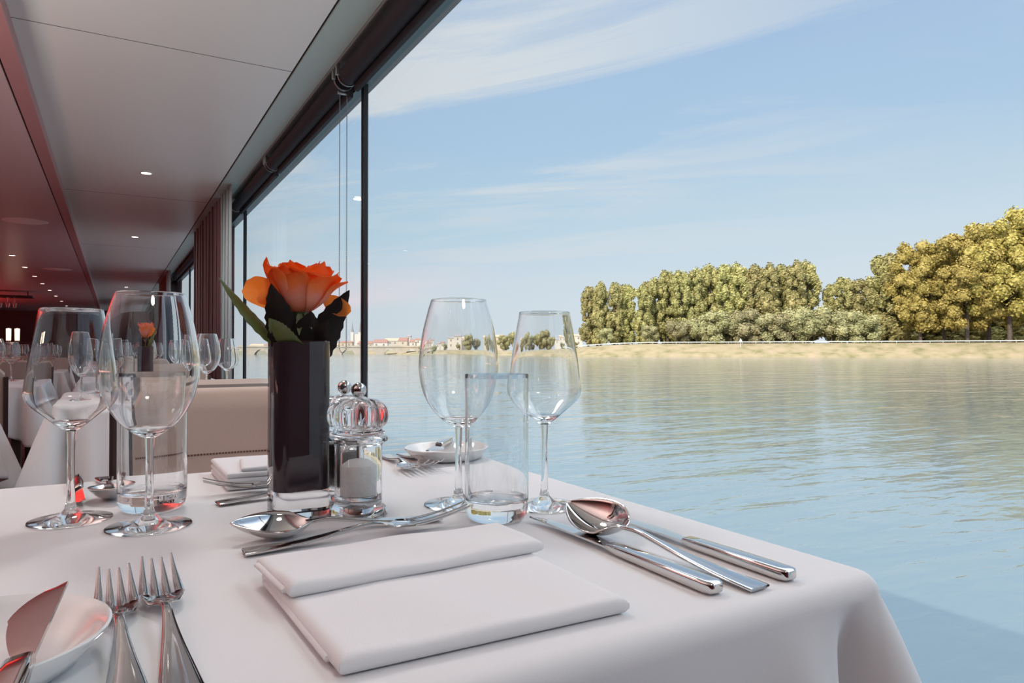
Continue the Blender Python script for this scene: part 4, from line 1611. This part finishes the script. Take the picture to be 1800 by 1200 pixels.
# ---------------------------------------------------------------- trees
def tree_proto(name, H, Rw, seed, m, kind, leafs=9000, ls=0.8):
    rnd = random.Random(seed)
    clumps = []
    if kind == 'poplar':
        for k in range(80):
            u = rnd.uniform(0.06, 1.0)
            w = Rw * (0.78 + 0.22 * sin(PI * min(1, u * 1.1))) * (1 if u < 0.8 else math.sqrt(max(0.05, 1 - ((u - 0.8) / 0.23) ** 2)))
            a = rnd.uniform(0, 2 * PI)
            r = w * math.sqrt(rnd.uniform(0.05, 1)) * 0.8
            clumps.append((Vector((r * cos(a), r * sin(a), u * H * 0.95)), Rw * rnd.uniform(0.16, 0.34), 1.5))
    elif kind == 'plane':
        for k in range(120):
            th = rnd.uniform(0, 2 * PI)
            ph = math.acos(rnd.uniform(-0.95, 1))
            r = rnd.uniform(0.45, 0.92)
            c = Vector((Rw * r * sin(ph) ** 0.8 * cos(th), Rw * r * sin(ph) ** 0.8 * sin(th), H * 0.52 + H * 0.44 * r * cos(ph)))
            clumps.append((c, Rw * rnd.uniform(0.12, 0.24), 0.8))
    else:
        for k in range(20):
            th = rnd.uniform(0, 2 * PI)
            u = rnd.uniform(0.1, 0.85)
            r = Rw * 0.7 * math.sqrt(rnd.uniform(0, 1)) * sin(PI * (0.25 + 0.62 * u))
            clumps.append((Vector((r * cos(th), r * sin(th), u * H)), Rw * rnd.uniform(0.26, 0.4), 1.0))
    verts, faces = [], []
    per = leafs // len(clumps)
    for (c, r, zs) in clumps:
        for k in range(per):
            z = rnd.uniform(-1, 1)
            a = rnd.uniform(0, 2 * PI)
            s = math.sqrt(1 - z * z)
            d = Vector((s * cos(a), s * sin(a), z))
            rr = r * rnd.uniform(0.72, 1.08)
            p = c + Vector((d.x * rr, d.y * rr, d.z * rr * zs))
            if p.z < 0.3:
                continue
            nrm = (d + Vector((rnd.uniform(-.7, .7), rnd.uniform(-.7, .7), rnd.uniform(-.4, .8)))).normalized()
            e1 = nrm.cross(Vector((0.1, 0.3, 1))).normalized()
            e2 = nrm.cross(e1)
            sz = ls * rnd.uniform(0.5, 1.1)
            b0 = len(verts)
            verts += [p - e1 * sz * .5, p + e2 * sz * .35, p + e1 * sz * .5, p - e2 * sz * .35]
            faces.append((b0, b0 + 1, b0 + 2, b0 + 3))
        # dark inner mass of each clump
        ico = bmesh.new()
        bmesh.ops.create_icosphere(ico, subdivisions=2, radius=r * 0.74)
        b0 = len(verts)
        for q in ico.verts:
            verts.append(c + Vector((q.co.x, q.co.y, q.co.z * zs)) * rnd.uniform(0.85, 1.1))
        for f in ico.faces:
            faces.append(tuple(b0 + q.index for q in f.verts))
        ico.free()
    me = bpy.data.meshes.new('foliage')
    me.from_pydata([tuple(v_) for v_ in verts], [], faces)
    me.materials.append(m)
    t = thing(name, 'x', 'tree')
    o = bpy.data.objects.new('foliage', me)
    C.objects.link(o)
    o.parent = t
    bm = bmesh.new()
    tr = 0.022 * H if kind != 'shrub' else 0.02 * H
    tube(bm, [(0, 0, -1.0), (0.1, 0, H * 0.25), (-0.1, 0.1, H * 0.5), (0, 0, H * 0.8)], [tr, tr * 0.8, tr * 0.55, tr * 0.2], 9)
    if kind == 'plane':
        for k in range(7):
            a = rnd.uniform(0, 6.28)
            z0 = H * rnd.uniform(0.2, 0.45)
            tube(bm, [(0, 0, z0), (Rw * .3 * cos(a), Rw * .3 * sin(a), z0 + H * .1), (Rw * .65 * cos(a), Rw * .65 * sin(a), z0 + H * .25)], [tr * .45, tr * .3, tr * .1], 7)
    obj('trunk', bm, M['bark'], t)
    return t


pop = [tree_proto('poplar_tree', 30, 5.2, 11 + k, M['leaf_poplar'], 'poplar', 12000, 0.95) for k in range(3)]
pla = [tree_proto('broadleaf_tree', 40, 15, 31 + k, M['leaf_plane'], 'plane', 26000, 1.15) for k in range(2)]
shr = [tree_proto('bush', 10, 5, 51 + k, M['leaf_shrub'], 'shrub', 5000, 0.65) for k in range(2)]
used = set()
ORD = ['first', 'second', 'third', 'fourth', 'fifth', 'sixth', 'seventh', 'eighth', 'ninth', 'tenth', 'eleventh', 'twelfth', 'thirteenth', 'fourteenth',
       'fifteenth', 'sixteenth', 'seventeenth', 'eighteenth', 'nineteenth', 'twentieth', 'twenty-first', 'twenty-second', 'twenty-third', 'twenty-fourth']


def plant(protos, H0, px, ytop, off, label, rnd, wide=1.0, zb=None, group=None):
    p, d = bankpt(px, off)
    z = ZW + 5.0 if zb is None else zb
    H = CZ + (614 - ytop) / F * d - z
    s = H / H0
    pr = rnd.choice(protos)
    o = pr if id(pr) not in used else dup(pr)
    used.add(id(pr))
    o.location = (p.x, p.y, z)
    o.rotation_euler = (0, 0, rnd.uniform(0, 6.28))
    o.scale = (s * wide, s * wide, s)
    o['label'] = label
    if group:
        o['group'] = group
    return o


rnd = random.Random(8)
front = [(1034, 504), (1056, 497), (1080, 494), (1104, 499), (1130, 500), (1152, 488), (1174, 476), (1198, 474), (1222, 470), (1248, 466), (1272, 463), (1298, 461), (1324, 464), (1350, 462), (1374, 463), (1398, 460), (1420, 458)]
for i, (px, yt) in enumerate(front):
    plant(pop, 30, px, yt + rnd.uniform(-1, 3), 34 + rnd.uniform(-4, 4), '%s tall green poplar from the left end of the riverside grove' % ORD[i], rnd, 1.0, group='poplars in the riverside grove')
for i in range(9):
    px = 1050 + i * 43
    yt = 500 - min(1, i / 5) * 34
    plant(pop, 30, px, yt + 8, 52, '%s tall green poplar from the left in the back row of the grove' % ORD[i], rnd, 1.15, group='back row of the grove')
for i, (px, yt) in enumerate([(1462, 500), (1484, 488), (1508, 492), (1530, 500), (1548, 452), (1566, 446)]):
    plant(pop, 30, px, yt, 36, '%s tree from the left in the gap between the grove and the yellow trees' % ORD[i], rnd, 1.1, group='trees in the gap')
for i, (px, yt, off, w_) in enumerate([(1618, 412, 26, 0.75), (1660, 402, 34, 0.8), (1700, 388, 24, 0.8), (1738, 372, 34, 0.85), (1775, 356, 24, 0.8), (1815, 346, 30, 0.8), (1860, 345, 26, 0.8)]):
    plant(pla, 40, px, yt, off, '%s large yellow-green broadleaf tree from the left at the right edge' % ORD[i], rnd, w_, group='large yellow-green trees')
for i in range(8):
    plant(pop, 30, 1585 + i * 30, 500 - i * 6, 70, '%s dark tree from the left in the wood behind the yellow trees' % ORD[i], rnd, 1.8, group='wood behind the yellow trees')
for i, (px, yt) in enumerate([(1065, 575), (1140, 570), (1190, 560), (1225, 556), (1255, 545), (1285, 550), (1310, 542), (1345, 548), (1375, 546), (1400, 540), (1430, 536), (1462, 540), (1492, 545), (1520, 550)]):
    plant(shr, 10, px, yt, 21 + rnd.uniform(-1, 2), '%s grey-green bush from the left at the foot of the grove' % ORD[i], rnd, 1.1, zb=ZW + 5.0, group='bushes at the foot of the grove')
# small far trees between town and grove
for i, (px, yt, dd_, w_, zb_) in enumerate([(745, 606, 372, 1.3, 0.4), (775, 604, 420, 1.0, 2.3), (805, 605, 420, 1.1, 2.3), (830, 588, 430, 1.1, 2.3), (850, 594, 430, 1.2, 2.3), (885, 588, 430, 1.0, 2.6), (905, 580, 430, 0.9, 2.6), (925, 588, 440, 1.1, 2.6), (945, 585, 440, 1.0, 2.6),
                                             (958, 579, 440, 1.0, 2.6), (975, 590, 440, 1.0, 2.6), (1008, 600, 430, 1.4, 2.6)]):
    p = far(px, dd_)
    z = ZW + zb_
    H = CZ + (614 - yt) / F * dd_ - z
    s = H / 10
    o = dup(shr[i % 2], (p.x, p.y, z), i * 1.3, label='%s small distant tree from the left between the town and the grove' % ORD[i], group='small distant trees')
    o['category'] = 'tree'
    o.name = 'small_tree'
    o.scale = (s * w_, s * w_, s)

# ---------------------------------------------------------------- town and bridge
TC = [mat('plaster_cream', (0.60, 0.52, 0.43), 0.9), mat('plaster_white', (0.68, 0.63, 0.58), 0.9), mat('plaster_sand', (0.56, 0.48, 0.38), 0.9)]
RCM = [mat('roof_terracotta', (0.34, 0.19, 0.16), 0.9), mat('roof_slate', (0.30, 0.28, 0.30), 0.8), mat('roof_clay', (0.55, 0.40, 0.30), 0.9)]
WM = mat('window_dark', (0.28, 0.25, 0.25), 0.5)


def house(px, d, wpx, ywall, yroof, ci, ri, label, ybase=612):
    p = far(px, d)
    w = wpx / F * d
    z0 = ZW + 2.2
    zw_ = CZ + (614 - ywall) / F * d
    zr = CZ + (614 - yroof) / F * d
    t = thing('house', label, 'house', (p.x, p.y, z0), -YAW)
    bm = bmesh.new()
    dep = max(6, w * 0.6)
    box(bm, -w / 2, w / 2, 0, dep, 0, zw_ - z0)
    obj('wall', bm, TC[ci], t, smooth=False)
    bm = bmesh.new()
    e = 0.4
    hh = zw_ - z0
    hr = zr - z0
    loft(bm, [[(-w / 2 - e, -e, hh), (-w / 2 - e, dep + e, hh), (-w / 2 - e + w * 0.12, dep / 2, hr)], [(w / 2 + e, -e, hh), (w / 2 + e, dep + e, hh), (w / 2 + e - w * 0.12, dep / 2, hr)]])
    obj('roof', bm, RCM[ri], t, smooth=False)
    nf = max(1, int((hh - 1.5) / 3.6))
    nw = max(1, int(w / 4.0))
    for f_ in range(nf):
        bm = bmesh.new()
        for k in range(nw):
            x = -w / 2 + w * (k + 0.5) / nw
            z = hh - 2.6 - f_ * 3.6
            box(bm, x - 0.6, x + 0.6, -0.06, 0.02, z, z + 1.7)
        obj('window_row', bm, WM, t, smooth=False)
    return t


hs_ = [(585, 560, 26, 606, 603, 0, 2), (608, 560, 22, 602, 599, 2, 0), (642, 560, 28, 604, 599, 0, 0), (668, 560, 26, 602, 596, 1, 0), (690, 600, 34, 599, 594, 0, 2), (708, 560, 16, 599, 593, 0, 0),
       (718, 570, 7, 591, 588, 1, 1), (726, 560, 12, 601, 596, 1, 0), (735, 560, 12, 597, 594, 1, 0), (756, 540, 14, 604, 601, 1, 1), (768, 540, 12, 603, 600, 1, 0), (789, 520, 15, 595, 592, 1, 1), (804, 515, 16, 592, 588, 1, 1), (818, 525, 10, 596, 593, 1, 2),
       (560, 560, 24, 607, 604, 2, 0), (535, 560, 26, 606, 602, 1, 0), (505, 560, 26, 608, 604, 0, 2), (478, 560, 26, 607, 603, 0, 0), (450, 560, 26, 608, 604, 2, 2), (878, 520, 16, 592, 588, 0, 2), (990, 520, 12, 596, 592, 1, 1), (1010, 520, 28, 590, 587, 1, 2)]
hs_.sort()
for i, (px, d, wpx, yw, yr, ci, ri) in enumerate(hs_):
    house(px, d, wpx, yw, yr, ci, ri, '%s distant house from the left on the town riverfront' % ORD[i])
# cathedral with two thin spires
p = far(626, 640)
t = thing('church', 'distant pale church with two thin pointed spires', 'church', (p.x, p.y, ZW + 2.2), -YAW)
bm = bmesh.new()
box(bm, -4.5, 4.5, 0, 20, 0, 15)
obj('nave', bm, TC[1], t, smooth=False)
for sx in (-1, 1):
    bm = bmesh.new()
    box(bm, sx * 3.6 - 1.3, sx * 3.6 + 1.3, -1, 1.6, 0, 17)
    tw = obj('tower', bm, TC[1], t, smooth=False)
    bm = bmesh.new()
    lathe(bm, [(1.6, 17), (0.5, 22), (0, 27.5)], 8, sx * 3.6, 0.3)
    obj('spire', bm, RCM[1], tw)

# stone arch bridge
A_, B_ = far(400, 400), far(742, 415)
t = thing('stone_bridge', 'low pale stone bridge with arches crossing the river before the town', 'bridge', (A_.x, A_.y, ZW))
dv = (B_ - A_)
Lb = Vector((dv.x, dv.y)).length
t.rotation_euler = (0, 0, math.atan2(dv.y, dv.x))
nb = 9
bay = Lb / nb
bm = bmesh.new()
TOP = 4.3
for i in range(nb):
    x0 = i * bay
    r0, r1 = x0 + bay * 0.2, x0 + bay * 0.8
    arc_ = [(r0 + (r1 - r0) * k / 12, 0.4 + 2.7 * sin(PI * k / 12) ** 0.7 if 0 < k < 12 else 0.4) for k in range(13)]
    outline_top = [(x0, TOP), (x0 + bay, TOP)]
    strips = [(x0, -1.0, r0, -1.0)]
    def quad(xa, za, xb, zb_):
        secs = [[(xa, 0, za), (xa, 6, za), (xa, 6, TOP), (xa, 0, TOP)], [(xb, 0, zb_), (xb, 6, zb_), (xb, 6, TOP), (xb, 0, TOP)]]
        loft(bm, secs)
    quad(x0, -1.0, r0, -1.0)
    for (xa, za), (xb, zb_) in zip(arc_, arc_[1:]):
        quad(xa, za, xb, zb_)
    quad(r1, -1.0, x0 + bay, -1.0)
stone = mat('bridge_stone', (0.56, 0.48, 0.40), 0.9, noise=((0.46, 0.40, 0.32), 0.3, 4))
obj('arcade', bm, stone, t, smooth=False)
bm = bmesh.new()
box(bm, -2, Lb + 4, -0.3, 0.2, TOP, TOP + 0.9)
obj('parapet', bm, stone, t, smooth=False)
